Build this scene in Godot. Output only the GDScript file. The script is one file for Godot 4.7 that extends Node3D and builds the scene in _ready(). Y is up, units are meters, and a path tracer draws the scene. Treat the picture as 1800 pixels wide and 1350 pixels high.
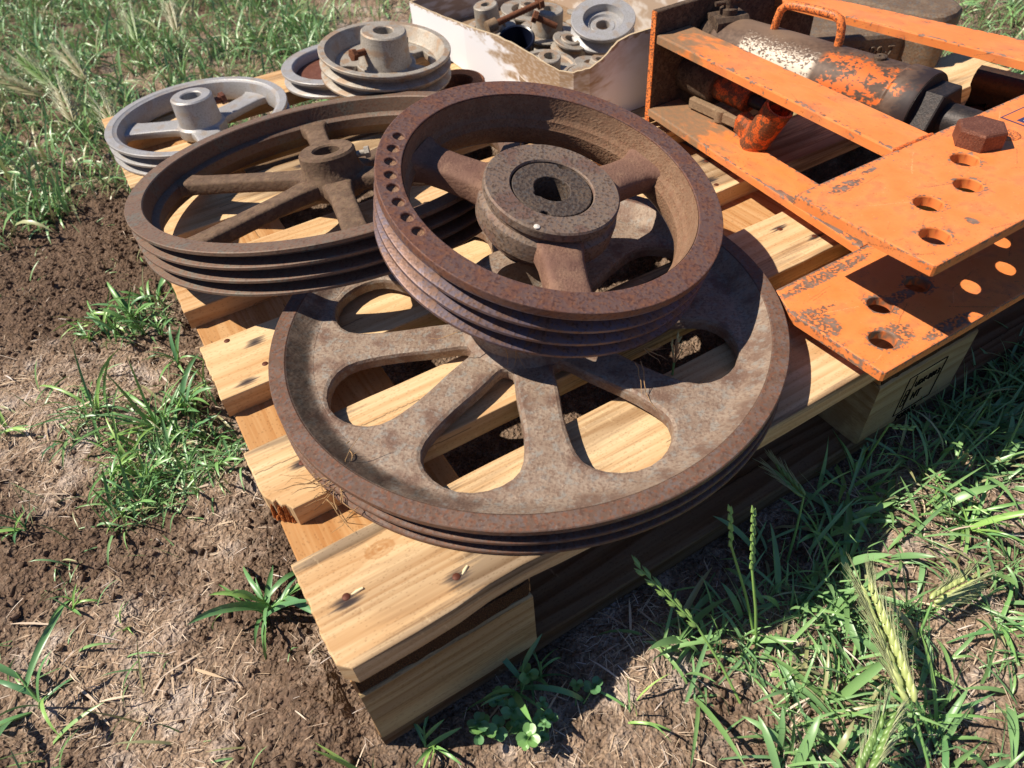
extends Node3D

# ------------------------------------------------------------------ mesh helpers
class MB:
	var v := PackedVector3Array()
	var n := PackedVector3Array()
	var c := PackedColorArray()
	var t := PackedVector2Array()
	var cf = null
	var uf = null
	var xf := Transform3D()
	func tri(a: Vector3, b: Vector3, d: Vector3, na: Vector3, nb: Vector3, nd: Vector3, ua := Vector2.ZERO, ub := Vector2.ZERO, ud := Vector2.ZERO) -> void:
		if (b - a).cross(d - a).dot(na + nb + nd) > 0.0:
			one(a, na, ua); one(d, nd, ud); one(b, nb, ub)
		else:
			one(a, na, ua); one(b, nb, ub); one(d, nd, ud)
	func one(p: Vector3, m: Vector3, u: Vector2) -> void:
		v.append(xf * p)
		n.append((xf.basis * m).normalized())
		t.append(uf.call(p, m) if uf != null else u)
		c.append(cf.call(p, m) if cf != null else Color.WHITE)
	func quad(a: Vector3, b: Vector3, d: Vector3, e: Vector3, na: Vector3, nb: Vector3, nd: Vector3, ne: Vector3, ua := Vector2.ZERO, ub := Vector2.ZERO, ud := Vector2.ZERO, ue := Vector2.ZERO) -> void:
		tri(a, b, d, na, nb, nd, ua, ub, ud)
		tri(a, d, e, na, nd, ne, ua, ud, ue)
	# solid of revolution about y; profile points are (radius, height)
	func lathe(prof: Array, segs: int, closed := true, crease := 0.86) -> void:
		var m := prof.size()
		var cnt := m if closed else m - 1
		var area := 0.0
		for i in m:
			var p: Vector2 = prof[i]
			var q: Vector2 = prof[(i + 1) % m]
			area += p.x * q.y - q.x * p.y
		var sg := 1.0 if area > 0.0 else -1.0
		var sn: Array = []
		var length := [0.0]
		for i in cnt:
			var d: Vector2 = prof[(i + 1) % m] - prof[i]
			sn.append(Vector2(d.y, -d.x).normalized() * sg)
			length.append(length[-1] + d.length())
		for i in cnt:
			var p: Vector2 = prof[i]
			var q: Vector2 = prof[(i + 1) % m]
			var n0: Vector2 = sn[i]
			var n1: Vector2 = sn[i]
			if (i > 0 or closed) and sn[(i - 1 + cnt) % cnt].dot(sn[i]) > crease:
				n0 = (sn[(i - 1 + cnt) % cnt] + sn[i]).normalized()
			if (i < cnt - 1 or closed) and sn[(i + 1) % cnt].dot(sn[i]) > crease:
				n1 = (sn[(i + 1) % cnt] + sn[i]).normalized()
			for k in segs:
				var a0 := TAU * k / segs
				var a1 := TAU * (k + 1) / segs
				var c0 := Vector2(cos(a0), sin(a0))
				var c1 := Vector2(cos(a1), sin(a1))
				var u0 := float(k) / segs
				var u1 := float(k + 1) / segs
				var w0: float = length[i] / length[-1]
				var w1: float = length[i + 1] / length[-1]
				quad(Vector3(p.x * c0.x, p.y, p.x * c0.y), Vector3(p.x * c1.x, p.y, p.x * c1.y), Vector3(q.x * c1.x, q.y, q.x * c1.y), Vector3(q.x * c0.x, q.y, q.x * c0.y),
					Vector3(n0.x * c0.x, n0.y, n0.x * c0.y), Vector3(n0.x * c1.x, n0.y, n0.x * c1.y), Vector3(n1.x * c1.x, n1.y, n1.x * c1.y), Vector3(n1.x * c0.x, n1.y, n1.x * c0.y),
					Vector2(u0, w0), Vector2(u1, w0), Vector2(u1, w1), Vector2(u0, w1))
	# rows of points joined into a smooth skin
	func skin(rows: Array, around: bool, outward := true, uvs := false) -> void:
		var R := rows.size()
		var K: int = rows[0].size()
		var nn: Array = []
		for i in R:
			var line := PackedVector3Array()
			var mid := Vector3.ZERO
			for p in rows[i]:
				mid += p
			mid /= K
			for k in K:
				var a: Vector3 = rows[mini(i + 1, R - 1)][k] - rows[maxi(i - 1, 0)][k]
				var k0 := (k - 1 + K) % K if around else maxi(k - 1, 0)
				var k1 := (k + 1) % K if around else mini(k + 1, K - 1)
				var b: Vector3 = rows[i][k1] - rows[i][k0]
				var m := a.cross(b).normalized()
				if outward and m.dot(rows[i][k] - mid) < 0.0:
					m = -m
				line.append(m)
			nn.append(line)
		for i in R - 1:
			for k in (K if around else K - 1):
				var k1 := (k + 1) % K
				var u := Vector2.ZERO
				var u0 := Vector2(float(i) / (R - 1), float(k) / (K - 1 if not around else K))
				var u1 := Vector2(float(i + 1) / (R - 1), float(k + 1) / (K - 1 if not around else K))
				if uvs:
					quad(rows[i][k], rows[i][k1], rows[i + 1][k1], rows[i + 1][k], nn[i][k], nn[i][k1], nn[i + 1][k1], nn[i + 1][k], u0, Vector2(u0.x, u1.y), u1, Vector2(u1.x, u0.y))
				else:
					quad(rows[i][k], rows[i][k1], rows[i + 1][k1], rows[i + 1][k], nn[i][k], nn[i][k1], nn[i + 1][k1], nn[i + 1][k], u, u, u, u)
	func fan(row: Array, m: Vector3) -> void:
		var mid := Vector3.ZERO
		for p in row:
			mid += p
		mid /= row.size()
		for k in row.size():
			tri(mid, row[k], row[(k + 1) % row.size()], m, m, m)
	func tube(pts: Array, rad: Array, segs: int, caps := true, uvs := false) -> void:
		var rows: Array = []
		var side := Vector3.ZERO
		for i in pts.size():
			var d: Vector3 = (pts[mini(i + 1, pts.size() - 1)] - pts[maxi(i - 1, 0)]).normalized()
			if side == Vector3.ZERO:
				side = d.cross(Vector3.UP if absf(d.y) < 0.9 else Vector3.RIGHT).normalized()
			side = (side - d * side.dot(d)).normalized()
			var up := d.cross(side)
			var row := []
			var r: float = rad[mini(i, rad.size() - 1)]
			for k in segs:
				row.append(pts[i] + side * (cos(TAU * k / segs) * r) + up * (sin(TAU * k / segs) * r))
			rows.append(row)
		skin(rows, true, true, uvs)
		if caps:
			fan(rows[0], (pts[0] - pts[1]).normalized())
			fan(rows[-1], (pts[-1] - pts[-2]).normalized())
	# polygon in (x, z) with holes, from y0 up to y1, upper edges rounded by bev
	func prism(outer: PackedVector2Array, holes: Array, y0: float, y1: float, bev := 0.0, under := true, smooth_outer := false, bevel_outer := true) -> void:
		if Geometry2D.is_polygon_clockwise(outer):
			outer = outer.duplicate(); outer.reverse()
		var hs: Array = []
		for h in holes:
			if not Geometry2D.is_polygon_clockwise(h):
				h = h.duplicate(); h.reverse()
			hs.append(h)
		var loops := [outer] + hs
		var steps := [Vector2(0, bev), Vector2(0.3 * bev, 0.3 * bev), Vector2(bev, 0)] if bev > 0.0 else [Vector2(0, 0)]
		var tops: Array = []
		for li in loops.size():
			var lp: PackedVector2Array = loops[li]
			var K := lp.size()
			var nm := PackedVector2Array()
			for k in K:
				var e0 := (lp[k] - lp[(k - 1 + K) % K]).normalized()
				var e1 := (lp[(k + 1) % K] - lp[k]).normalized()
				var o0 := Vector2(e0.y, -e0.x)
				var o1 := Vector2(e1.y, -e1.x)
				var o := (o0 + o1).normalized()
				nm.append(o / maxf(0.5, o.dot(o0)))
			var smooth := li > 0 or smooth_outer
			var plain_edge := li == 0 and not bevel_outer
			var rings: Array = [[Vector2(0, y1 - y0), 0]]
			for s in ([Vector2.ZERO] if plain_edge else steps):
				rings.append([s, 1])
			for j in rings.size() - 1:
				var s0: Vector2 = rings[j][0]
				var s1: Vector2 = rings[j + 1][0]
				var dir := Vector2(s0.y - s1.y, s1.x - s0.x)
				if dir.length() < 1e-9:
					continue
				dir = dir.normalized()
				for k in K:
					var k1 := (k + 1) % K
					var e := (lp[k1] - lp[k]).normalized()
					var fo := Vector2(e.y, -e.x)
					var m0 := nm[k].normalized() if smooth else fo
					var m1 := nm[k1].normalized() if smooth else fo
					var p0 := lp[k] - nm[k] * s0.x
					var p1 := lp[k1] - nm[k1] * s0.x
					var p2 := lp[k1] - nm[k1] * s1.x
					var p3 := lp[k] - nm[k] * s1.x
					var N0 := Vector3(m0.x * dir.x, dir.y, m0.y * dir.x)
					var N1 := Vector3(m1.x * dir.x, dir.y, m1.y * dir.x)
					quad(Vector3(p0.x, y1 - s0.y, p0.y), Vector3(p1.x, y1 - s0.y, p1.y), Vector3(p2.x, y1 - s1.y, p2.y), Vector3(p3.x, y1 - s1.y, p3.y), N0, N1, N1, N0)
			var top := PackedVector2Array()
			for k in K:
				top.append(lp[k] - nm[k] * (0.0 if plain_edge else bev))
			tops.append(top)
		cap(tops, y1, Vector3.UP)
		if under:
			cap(loops, y0, Vector3.DOWN)
	func cap(loops: Array, y: float, m: Vector3) -> void:
		var poly := PackedVector2Array()
		for p in loops[0]:
			poly.append(p * 1000.0)
		var rest: Array = []
		for i in range(1, loops.size()):
			var h := PackedVector2Array()
			for p in loops[i]:
				h.append(p * 1000.0)
			rest.append(h)
		rest.sort_custom(func(a, b): return far_x(a) > far_x(b))
		for h in rest:
			var hk := 0
			for k in h.size():
				if h[k].x > h[hk].x:
					hk = k
			var order: Array = []
			for k in poly.size():
				order.append([poly[k].distance_squared_to(h[hk]), k])
			order.sort_custom(func(p, q): return p[0] < q[0])
			var merged := false
			for cand in order:
				var best: int = cand[1]
				if not clear(poly, h[hk], poly[best]) or not clear(h, h[hk], poly[best]) or rest.any(func(o): return o != h and far_x(o) <= far_x(h) and not clear(o, h[hk], poly[best])):
					continue
				for sg in [1.0, -1.0]:
					var across: Vector2 = (poly[best] - h[hk]).normalized().orthogonal() * 0.004 * sg
					var out := PackedVector2Array()
					for k in best + 1:
						out.append(poly[k] + (across if k == best else Vector2.ZERO))
					for k in h.size():
						out.append(h[(hk + k) % h.size()] + (across if k == 0 else Vector2.ZERO))
					out.append(h[hk] - across)
					for k in range(best, poly.size()):
						out.append(poly[k] - (across if k == best else Vector2.ZERO))
					if not is_bad(out):
						poly = out
						merged = true
						break
				if merged:
					break
			if not merged:
				printerr("hole lost")
		var ix := Geometry2D.triangulate_polygon(poly)
		if ix.is_empty():
			printerr("cap failed ", poly.size())
		for i in range(0, ix.size(), 3):
			var a := poly[ix[i]] / 1000.0
			var b := poly[ix[i + 1]] / 1000.0
			var d := poly[ix[i + 2]] / 1000.0
			tri(Vector3(a.x, y, a.y), Vector3(b.x, y, b.y), Vector3(d.x, y, d.y), m, m, m)
	func is_bad(p: PackedVector2Array) -> bool:
		return Geometry2D.triangulate_polygon(p).is_empty()
	func far_x(h: PackedVector2Array) -> float:
		var x := -INF
		for p in h:
			x = maxf(x, p.x)
		return x
	func clear(poly: PackedVector2Array, a: Vector2, b: Vector2) -> bool:
		for k in poly.size():
			var p := poly[k]
			var q := poly[(k + 1) % poly.size()]
			if p == b or q == b or p == a or q == a:
				continue
			if Geometry2D.segment_intersects_segment(a, b, p, q) != null:
				return false
		return true
	# box with bevelled edges, from lo to hi, the long axis cut into pieces and worn by a little
	func block(lo: Vector3, hi: Vector3, bev: float, cuts := 1, wear := 0.0, rn: RandomNumberGenerator = null) -> void:
		var sec := [Vector2(lo.y, lo.z + bev), Vector2(lo.y, hi.z - bev), Vector2(lo.y + bev, hi.z), Vector2(hi.y - bev, hi.z), Vector2(hi.y, hi.z - bev), Vector2(hi.y, lo.z + bev), Vector2(hi.y - bev, lo.z), Vector2(lo.y + bev, lo.z)]
		var rows: Array = []
		for i in cuts + 1:
			var row: Array = []
			for k in 8:
				var s: Vector2 = sec[k]
				var j := Vector3.ZERO
				if wear > 0.0:
					j = Vector3(0 if i > 0 and i < cuts else rn.randf_range(-wear, wear) * 2.0, rn.randf_range(-wear, wear), rn.randf_range(-wear, wear))
				row.append(Vector3(lerpf(lo.x, hi.x, float(i) / cuts), s.x, s.y) + j)
			rows.append(row)
		for i in cuts:
			for k in 8:
				var k1 := (k + 1) % 8
				var e: Vector2 = sec[k1] - sec[k]
				var m := Vector3(0, e.y, -e.x).normalized()
				if m.dot(Vector3(0, sec[k].x + sec[k1].x - lo.y - hi.y, sec[k].y + sec[k1].y - lo.z - hi.z)) < 0.0:
					m = -m
				quad(rows[i][k], rows[i][k1], rows[i + 1][k1], rows[i + 1][k], m, m, m, m)
		fan(rows[0], Vector3.LEFT)
		fan(rows[-1], Vector3.RIGHT)
	func mesh() -> ArrayMesh:
		var a := []
		a.resize(Mesh.ARRAY_MAX)
		a[Mesh.ARRAY_VERTEX] = v
		a[Mesh.ARRAY_NORMAL] = n
		a[Mesh.ARRAY_COLOR] = c
		a[Mesh.ARRAY_TEX_UV] = t
		var m := ArrayMesh.new()
		m.add_surface_from_arrays(Mesh.PRIMITIVE_TRIANGLES, a)
		return m

var rn := RandomNumberGenerator.new()
var used := {}
var M := {}
var fn := FastNoiseLite.new()

func numbered(called: String) -> String:
	used[called] = used.get(called, -1) + 1
	return called if used[called] == 0 else "%s_%03d" % [called, used[called]]

func tag(o: Node3D, label := "", category := "", group := "", kind := "") -> void:
	for k in [["label", label], ["category", category], ["group", group], ["kind", kind]]:
		if k[1]:
			o.set_meta(k[0], k[1])

func thing(called: String, label: String, category: String, xf := Transform3D(), group := "") -> Node3D:
	var o := Node3D.new()
	o.name = numbered(called)
	add_child(o)
	o.transform = xf
	tag(o, label, category, group)
	return o

func part(called: String, shape: Mesh, mat: Material, parent: Node3D = self, xf := Transform3D()) -> MeshInstance3D:
	var o := MeshInstance3D.new()
	o.name = numbered(called) if parent == self else called
	o.mesh = shape
	o.material_override = mat
	o.transform = xf
	parent.add_child(o, true)
	if parent != self:
		var c := 0
		for s in parent.get_children():
			if s != o and s.has_meta("_stem") and s.get_meta("_stem") == called:
				c += 1
		o.set_meta("_stem", called)
		o.name = called if c == 0 else "%s_%03d" % [called, c]
	return o

func axis_up(nrm: Vector3, at: Vector3, spin := 0.0) -> Transform3D:
	return Transform3D(Basis(Quaternion(Vector3.UP, nrm.normalized())) * Basis(Vector3.UP, spin), at)

func circle(c: Vector2, r: float, k: int) -> PackedVector2Array:
	var p := PackedVector2Array()
	for i in k:
		p.append(c + Vector2(cos(TAU * i / k), sin(TAU * i / k)) * r)
	return p

func pv(l: Array) -> PackedVector2Array:
	var p := PackedVector2Array()
	for i in range(0, l.size(), 2):
		p.append(Vector2(l[i], l[i + 1]))
	return p

# ------------------------------------------------------------------ textures
func nz(w: int, h: int, freq: float, oct: int, sd: int, kind := FastNoiseLite.TYPE_SIMPLEX_SMOOTH, sx := 1, sy := 1) -> PackedByteArray:
	var f := FastNoiseLite.new()
	f.seed = sd
	f.noise_type = kind
	f.frequency = freq / (h / float(sy))
	f.fractal_type = FastNoiseLite.FRACTAL_FBM if oct > 1 else FastNoiseLite.FRACTAL_NONE
	f.fractal_octaves = oct
	var im := f.get_seamless_image(w / sx, h / sy, false, false, 0.15, true)
	im.convert(Image.FORMAT_L8)
	if sx > 1 or sy > 1:
		im.resize(w, h, Image.INTERPOLATE_CUBIC)
	return im.get_data()

func tex_of(w: int, h: int, d: PackedByteArray, fmt := Image.FORMAT_RGB8) -> ImageTexture:
	return ImageTexture.create_from_image(Image.create_from_data(w, h, false, fmt, d))

# layers: [noise bytes, low, high, r, g, b, strength]
func paint(sz: int, base: Array, layers: Array) -> ImageTexture:
	var out := PackedByteArray()
	out.resize(sz * sz * 3)
	var nn: Array = []
	var lut: Array = []
	for l in layers:
		nn.append(l[0])
		var t := PackedFloat32Array()
		for i in 256:
			t.append(smoothstep(l[1], l[2], i / 255.0) * l[6] if l[2] > l[1] else (1.0 - smoothstep(l[2], l[1], i / 255.0)) * l[6])
		lut.append(t)
	var L := layers.size()
	for i in sz * sz:
		var r: float = base[0]
		var g: float = base[1]
		var b: float = base[2]
		for k in L:
			var t: float = lut[k][nn[k][i]]
			if t > 0.0:
				var l: Array = layers[k]
				r += (l[3] - r) * t
				g += (l[4] - g) * t
				b += (l[5] - b) * t
		out[i * 3] = int(r)
		out[i * 3 + 1] = int(g)
		out[i * 3 + 2] = int(b)
	return tex_of(sz, sz, out)

func mat(called: String, tex: Texture2D, rough: float, scale := Vector3.ZERO, bump: Texture2D = null, bump_cm := 0.0, metal := 0.0, spec := 0.4) -> StandardMaterial3D:
	var m := StandardMaterial3D.new()
	m.resource_name = called
	m.albedo_texture = tex
	m.roughness = rough
	m.metallic = metal
	m.metallic_specular = spec
	m.vertex_color_use_as_albedo = true
	if scale != Vector3.ZERO:
		m.uv1_triplanar = true
		m.uv1_scale = scale
		m.uv1_triplanar_sharpness = 4.0
	if bump:
		m.heightmap_enabled = true
		m.heightmap_texture = bump
		m.heightmap_scale = bump_cm
	return m

func plain(called: String, col: Color, rough := 0.7, metal := 0.0, spec := 0.4) -> StandardMaterial3D:
	var m := mat(called, null, rough, Vector3.ZERO, null, 0.0, metal, spec)
	m.albedo_color = col
	return m

# a sawn board seen from above, len x wide metres; feats: knots [u, v, r], nails [u, v], grey patches [u, v, ru, rv, strength]
func wood(w: int, h: int, length: float, wide: float, sd: int, tone: Array, knots: Array, nails: Array, grey: Array, saw := 0) -> ImageTexture:
	var rg := RandomNumberGenerator.new()
	rg.seed = sd
	var low := nz(w, h, 2.0, 2, sd, FastNoiseLite.TYPE_SIMPLEX_SMOOTH, 8, 1)
	var fib := nz(w, h, 40.0, 3, sd + 1, FastNoiseLite.TYPE_SIMPLEX, 16, 1)
	var blo := nz(w, h, 2.0, 4, sd + 2, FastNoiseLite.TYPE_SIMPLEX, 4, 1)
	var spk := nz(w, h, 60.0, 2, sd + 3, FastNoiseLite.TYPE_SIMPLEX)
	var out := PackedByteArray()
	out.resize(w * h * 3)
	var vc := rg.randf_range(-0.02, wide + 0.02)
	var d0 := rg.randf_range(0.012, 0.03)
	var slope := rg.randf_range(-0.03, 0.03)
	var sp := rg.randf_range(0.009, 0.013)
	for y in h:
		var v := wide * y / h
		for x in w:
			var u := length * x / w
			var i := y * w + x
			var dv := v - vc + (low[i] - 128) * 0.00008
			var dd := d0 + slope * (u - length * 0.5) + (low[i] - 128) * 0.00004
			var dark := 0.0
			for k in knots:
				var ku: float = (u - k[0]) * 0.6
				var kv: float = v - k[1]
				var e: float = sqrt(ku * ku + kv * kv) / k[2]
				if e < 4.0:
					var g := exp(-e * e * 0.35)
					dv += signf(kv + 1e-6) * k[2] * g * 0.9
					if e < 1.0:
						dark = maxf(dark, 0.4 + 0.35 * sin(e * 16.0) * (1.0 - e))
			var f := fposmod(sqrt(dv * dv + dd * dd) / sp, 1.0)
			var late := smoothstep(0.25, 0.88, f) * (1.0 - smoothstep(0.9, 1.0, f))
			var t := late * 0.30 + (fib[i] - 128) * 0.0014 + (blo[i] - 128) * 0.0022 + dark
			var r: float = tone[0] - 38.0 * t
			var g2: float = tone[1] - 54.0 * t
			var b: float = tone[2] - 58.0 * t
			var gr := 0.0
			for q in grey:
				var qu: float = (u - q[0]) / q[2]
				var qv: float = (v - q[1]) / q[3]
				gr = maxf(gr, q[4] * clampf(1.3 - qu * qu - qv * qv + (blo[i] - 128) * 0.012 + (fib[i] - 128) * 0.006, 0.0, 1.0))
			r = lerpf(r, 124.0 - 40.0 * late, gr)
			g2 = lerpf(g2, 110.0 - 40.0 * late, gr)
			b = lerpf(b, 94.0 - 38.0 * late, gr)
			if spk[i] < 40:
				r *= 0.86; g2 *= 0.84; b *= 0.82
			for q in nails:
				var e: float = sqrt(pow((u - q[0]) / 1.9, 2) + pow(v - q[1], 2))
				var st: float = clampf(1.35 - e / 0.0042 + (fib[i] - 128) * 0.006, 0.0, 1.0)
				r = lerpf(r, 48.0, st * 0.9); g2 = lerpf(g2, 42.0, st * 0.9); b = lerpf(b, 44.0, st * 0.9)
			out[i * 3] = clampi(int(r), 0, 255)
			out[i * 3 + 1] = clampi(int(g2), 0, 255)
			out[i * 3 + 2] = clampi(int(b), 0, 255)
	for q in 5:
		var x := rg.randf_range(0.0, w * 0.8)
		var y := rg.randf_range(6.0, h - 6.0)
		for k in rg.randi_range(30, 150):
			y += rg.randf_range(-0.32, 0.3)
			x += 1.0
			var i := (clampi(int(y), 0, h - 1) * w + mini(int(x), w - 1)) * 3
			for c in 3:
				out[i + c] = int(out[i + c] * 0.62)
	for s in saw:
		var x := rg.randi_range(4, w - 5)
		var y := rg.randi_range(0, h - 40)
		var len := rg.randi_range(5, 22)
		for k in len:
			var i := ((y + k) * w + x + k / 7) * 3
			var a := 0.26 * sin(PI * k / len)
			out[i] = int(lerpf(out[i], 250, a)); out[i + 1] = int(lerpf(out[i + 1], 226, a)); out[i + 2] = int(lerpf(out[i + 2], 180, a))
	return tex_of(w, h, out)

# orange paint on a flat piece of lx x lz metres, worn at its edges, holes [x, z, r] and extra bare patches [x, z, rx, rz]
func orange(w: int, h: int, lx: float, lz: float, sd: int, wear: float, holes: Array, bare: Array, dust_to := 0.0, dust_x := false) -> ImageTexture:
	var a := nz(w, h, 9.0, 4, sd, FastNoiseLite.TYPE_SIMPLEX)
	var b2 := nz(w, h, 30.0, 3, sd + 1, FastNoiseLite.TYPE_SIMPLEX)
	var c := nz(w, h, 3.0, 3, sd + 2, FastNoiseLite.TYPE_SIMPLEX)
	var out := PackedByteArray()
	out.resize(w * h * 3)
	for y in h:
		var z := lz * y / h
		for x in w:
			var u := lx * x / w
			var i := y * w + x
			var an := a[i] / 255.0
			var bn := b2[i] / 255.0
			var cn := c[i] / 255.0
			var r := 226.0 + 10.0 * (cn - 0.5)
			var g := 134.0 + 16.0 * (cn - 0.5) + 8.0 * (bn - 0.5)
			var b := 74.0 + 18.0 * (cn - 0.5)
			var grime := smoothstep(0.52, 0.8, cn * 0.6 + an * 0.4) * 0.35
			r = lerpf(r, 176.0, grime); g = lerpf(g, 104.0, grime); b = lerpf(b, 72.0, grime)
			var edge := minf(minf(u, lx - u), minf(z, lz - z))
			var chip := wear * 1.1 * exp(-edge / 0.0026) + wear * 0.2 * exp(-edge / 0.03)
			for q in holes:
				var e: float = Vector2(u - q[0], z - q[1]).length() - q[2]
				chip = maxf(chip, wear * 0.95 * exp(-maxf(e, 0.0) / 0.004))
			for q in bare:
				var e: float = pow((u - q[0]) / q[2], 2) + pow((z - q[1]) / q[3], 2)
				chip = maxf(chip, clampf(1.25 - e, 0.0, 0.62))
			var m := smoothstep(0.0, 0.07, an * 0.4 + bn * 0.6 + chip * 0.75 - 0.86)
			var halo := smoothstep(-0.1, 0.02, an * 0.4 + bn * 0.6 + chip * 0.75 - 0.86) * (1.0 - m)
			r = lerpf(r, 205.0, halo * 0.5); g = lerpf(g, 96.0, halo * 0.5); b = lerpf(b, 50.0, halo * 0.5)
			r = lerpf(r, 98.0 + 46.0 * an, m); g = lerpf(g, 76.0 + 44.0 * an, m); b = lerpf(b, 62.0 + 44.0 * an, m)
			if bn > 0.86 and cn > 0.5:
				r = lerpf(r, 150.0, 0.5); g = lerpf(g, 80.0, 0.5); b = lerpf(b, 50.0, 0.5)
			if b2[(i * 7 + 1313) % b2.size()] > 236:
				r = lerpf(r, 238.0, 0.5); g = lerpf(g, 190.0, 0.5); b = lerpf(b, 150.0, 0.5)
			if dust_to > 0.0:
				var along := u if dust_x else z
				var dst := smoothstep(dust_to + 0.03, dust_to - 0.03, along + (an - 0.5) * 0.09) * (0.72 + 0.28 * bn)
				r = lerpf(r, 132.0, dst); g = lerpf(g, 110.0, dst); b = lerpf(b, 88.0, dst)
			out[i * 3] = int(r); out[i * 3 + 1] = int(g); out[i * 3 + 2] = int(b)
	var rg := RandomNumberGenerator.new()
	rg.seed = sd
	for q in 46:
		var p := Vector2(rg.randf() * w, rg.randf() * h)
		var d := Vector2.from_angle(rg.randf_range(-0.7, 0.7) + (PI / 2 if h > w else 0.0))
		var tone: Array = [[126, 78, 52], [246, 178, 128], [92, 70, 60]][rg.randi_range(0, 2)]
		var al := rg.randf_range(0.25, 0.7)
		for k in rg.randi_range(6, 60):
			p += d + Vector2(rg.randf_range(-0.2, 0.2), rg.randf_range(-0.2, 0.2))
			if p.x < 0 or p.y < 0 or p.x >= w or p.y >= h:
				break
			if rg.randf() < 0.25:
				continue
			var i := (int(p.y) * w + int(p.x)) * 3
			for e in 3:
				out[i + e] = int(lerpf(out[i + e], tone[e], al))
	return tex_of(w, h, out)

func make_materials() -> void:
	var S := 384
	var A := nz(S, S, 5, 5, 11)
	var B := nz(S, S, 14, 4, 12)
	var C := nz(S, S, 84, 3, 13, FastNoiseLite.TYPE_VALUE_CUBIC)
	var D := nz(S, S, 150, 2, 14, FastNoiseLite.TYPE_VALUE_CUBIC)
	var E := nz(S, S, 3, 3, 15)
	var F := nz(S, S, 34, 4, 16)
	var bump_fine := tex_of(S, S, C, Image.FORMAT_L8)
	var bump_mid := tex_of(S, S, F, Image.FORMAT_L8)
	var bump_dust := tex_of(S, S, D, Image.FORMAT_L8)
	M.bump_fine = bump_fine
	var s := Vector3.ONE * 6.5
	# large sheave: worn blue-grey paint, brown rust freckles, pale dust
	M.sheave_a = mat("worn_cast_iron", paint(S, [140, 121, 105], [[A, 0.36, 0.7, 154, 137, 121, 0.9], [E, 0.48, 0.8, 108, 84, 72, 0.8], [B, 0.5, 0.8, 138, 137, 132, 0.65], [F, 0.5, 0.8, 112, 88, 74, 0.42], [C, 0.54, 0.78, 98, 74, 62, 0.42], [D, 0.62, 0.84, 168, 150, 132, 0.4]]), 0.62, s * 1.1, bump_fine, 0.045, 0.12)
	M.sheave_a_rim = mat("rubbed_rusty_rim", paint(S, [104, 82, 70], [[A, 0.45, 0.7, 118, 96, 84, 0.7], [B, 0.52, 0.7, 108, 98, 96, 0.6], [F, 0.55, 0.7, 124, 78, 56, 0.6], [C, 0.6, 0.75, 84, 60, 50, 0.6], [D, 0.72, 0.85, 160, 140, 120, 0.4]]), 0.62, s, bump_fine, 0.022, 0.2)
	M.sheave_b = mat("dusty_brown_iron", paint(S, [98, 81, 67], [[A, 0.4, 0.7, 118, 98, 80, 0.8], [B, 0.46, 0.8, 84, 66, 54, 0.54], [F, 0.46, 0.8, 112, 84, 76, 0.34], [C, 0.55, 0.75, 128, 104, 80, 0.5], [D, 0.68, 0.85, 62, 48, 40, 0.4]]), 0.85, s, bump_fine, 0.05, 0.0, 0.3)
	M.sheave_b_rim = mat("brown_grey_rim", paint(S, [116, 98, 86], [[A, 0.45, 0.72, 124, 104, 88, 0.7], [E, 0.6, 0.74, 104, 112, 108, 0.5], [F, 0.55, 0.7, 122, 82, 64, 0.5], [C, 0.6, 0.75, 92, 72, 60, 0.6]]), 0.6, s, bump_fine, 0.02, 0.2)
	M.sheave_c = mat("purple_brown_rust", paint(S, [108, 84, 78], [[A, 0.42, 0.66, 118, 78, 62, 0.7], [B, 0.46, 0.8, 96, 74, 74, 0.54], [F, 0.54, 0.7, 140, 92, 62, 0.45], [C, 0.56, 0.74, 78, 52, 46, 0.6], [D, 0.72, 0.86, 150, 122, 108, 0.45]]), 0.6, s, bump_fine, 0.025, 0.2)
	M.sheave_c_side = mat("blue_brown_rust", paint(S, [104, 92, 100], [[A, 0.46, 0.6, 118, 88, 72, 0.8], [B, 0.46, 0.8, 92, 84, 96, 0.72], [F, 0.46, 0.8, 128, 94, 72, 0.59], [C, 0.6, 0.74, 74, 54, 48, 0.6]]), 0.5, s, bump_fine, 0.02, 0.3)
	M.spoke_c = mat("smooth_red_brown_rust", paint(S, [126, 96, 82], [[A, 0.42, 0.7, 138, 108, 90, 0.8], [E, 0.5, 0.75, 108, 80, 70, 0.7], [F, 0.5, 0.8, 112, 84, 74, 0.4], [C, 0.6, 0.8, 100, 74, 62, 0.5], [D, 0.64, 0.84, 156, 128, 108, 0.45]]), 0.75, s * 1.3, bump_fine, 0.035, 0.05, 0.3)
	M.sheave_c_in = mat("sandy_rust", paint(S, [124, 97, 78], [[A, 0.45, 0.7, 134, 108, 88, 0.8], [B, 0.46, 0.8, 122, 84, 66, 0.45], [F, 0.46, 0.8, 148, 116, 88, 0.34], [C, 0.6, 0.76, 100, 72, 54, 0.6], [D, 0.64, 0.82, 166, 134, 102, 0.45]]), 0.85, s * 1.5, bump_fine, 0.07, 0.0, 0.3)
	M.hub_c = mat("grey_brown_hub", paint(S, [126, 106, 92], [[A, 0.45, 0.68, 128, 112, 98, 0.7], [E, 0.55, 0.72, 112, 82, 72, 0.6], [F, 0.55, 0.7, 100, 96, 98, 0.5], [C, 0.58, 0.72, 78, 62, 52, 0.7]]), 0.66, s, bump_fine, 0.04, 0.2)
	M.bushing = mat("dark_grained_bushing", paint(S, [84, 72, 64], [[A, 0.5, 0.7, 98, 82, 68, 0.7], [C, 0.5, 0.68, 60, 50, 46, 0.8], [F, 0.62, 0.74, 78, 84, 90, 0.4]]), 0.72, s, bump_fine, 0.08, 0.1)
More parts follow.
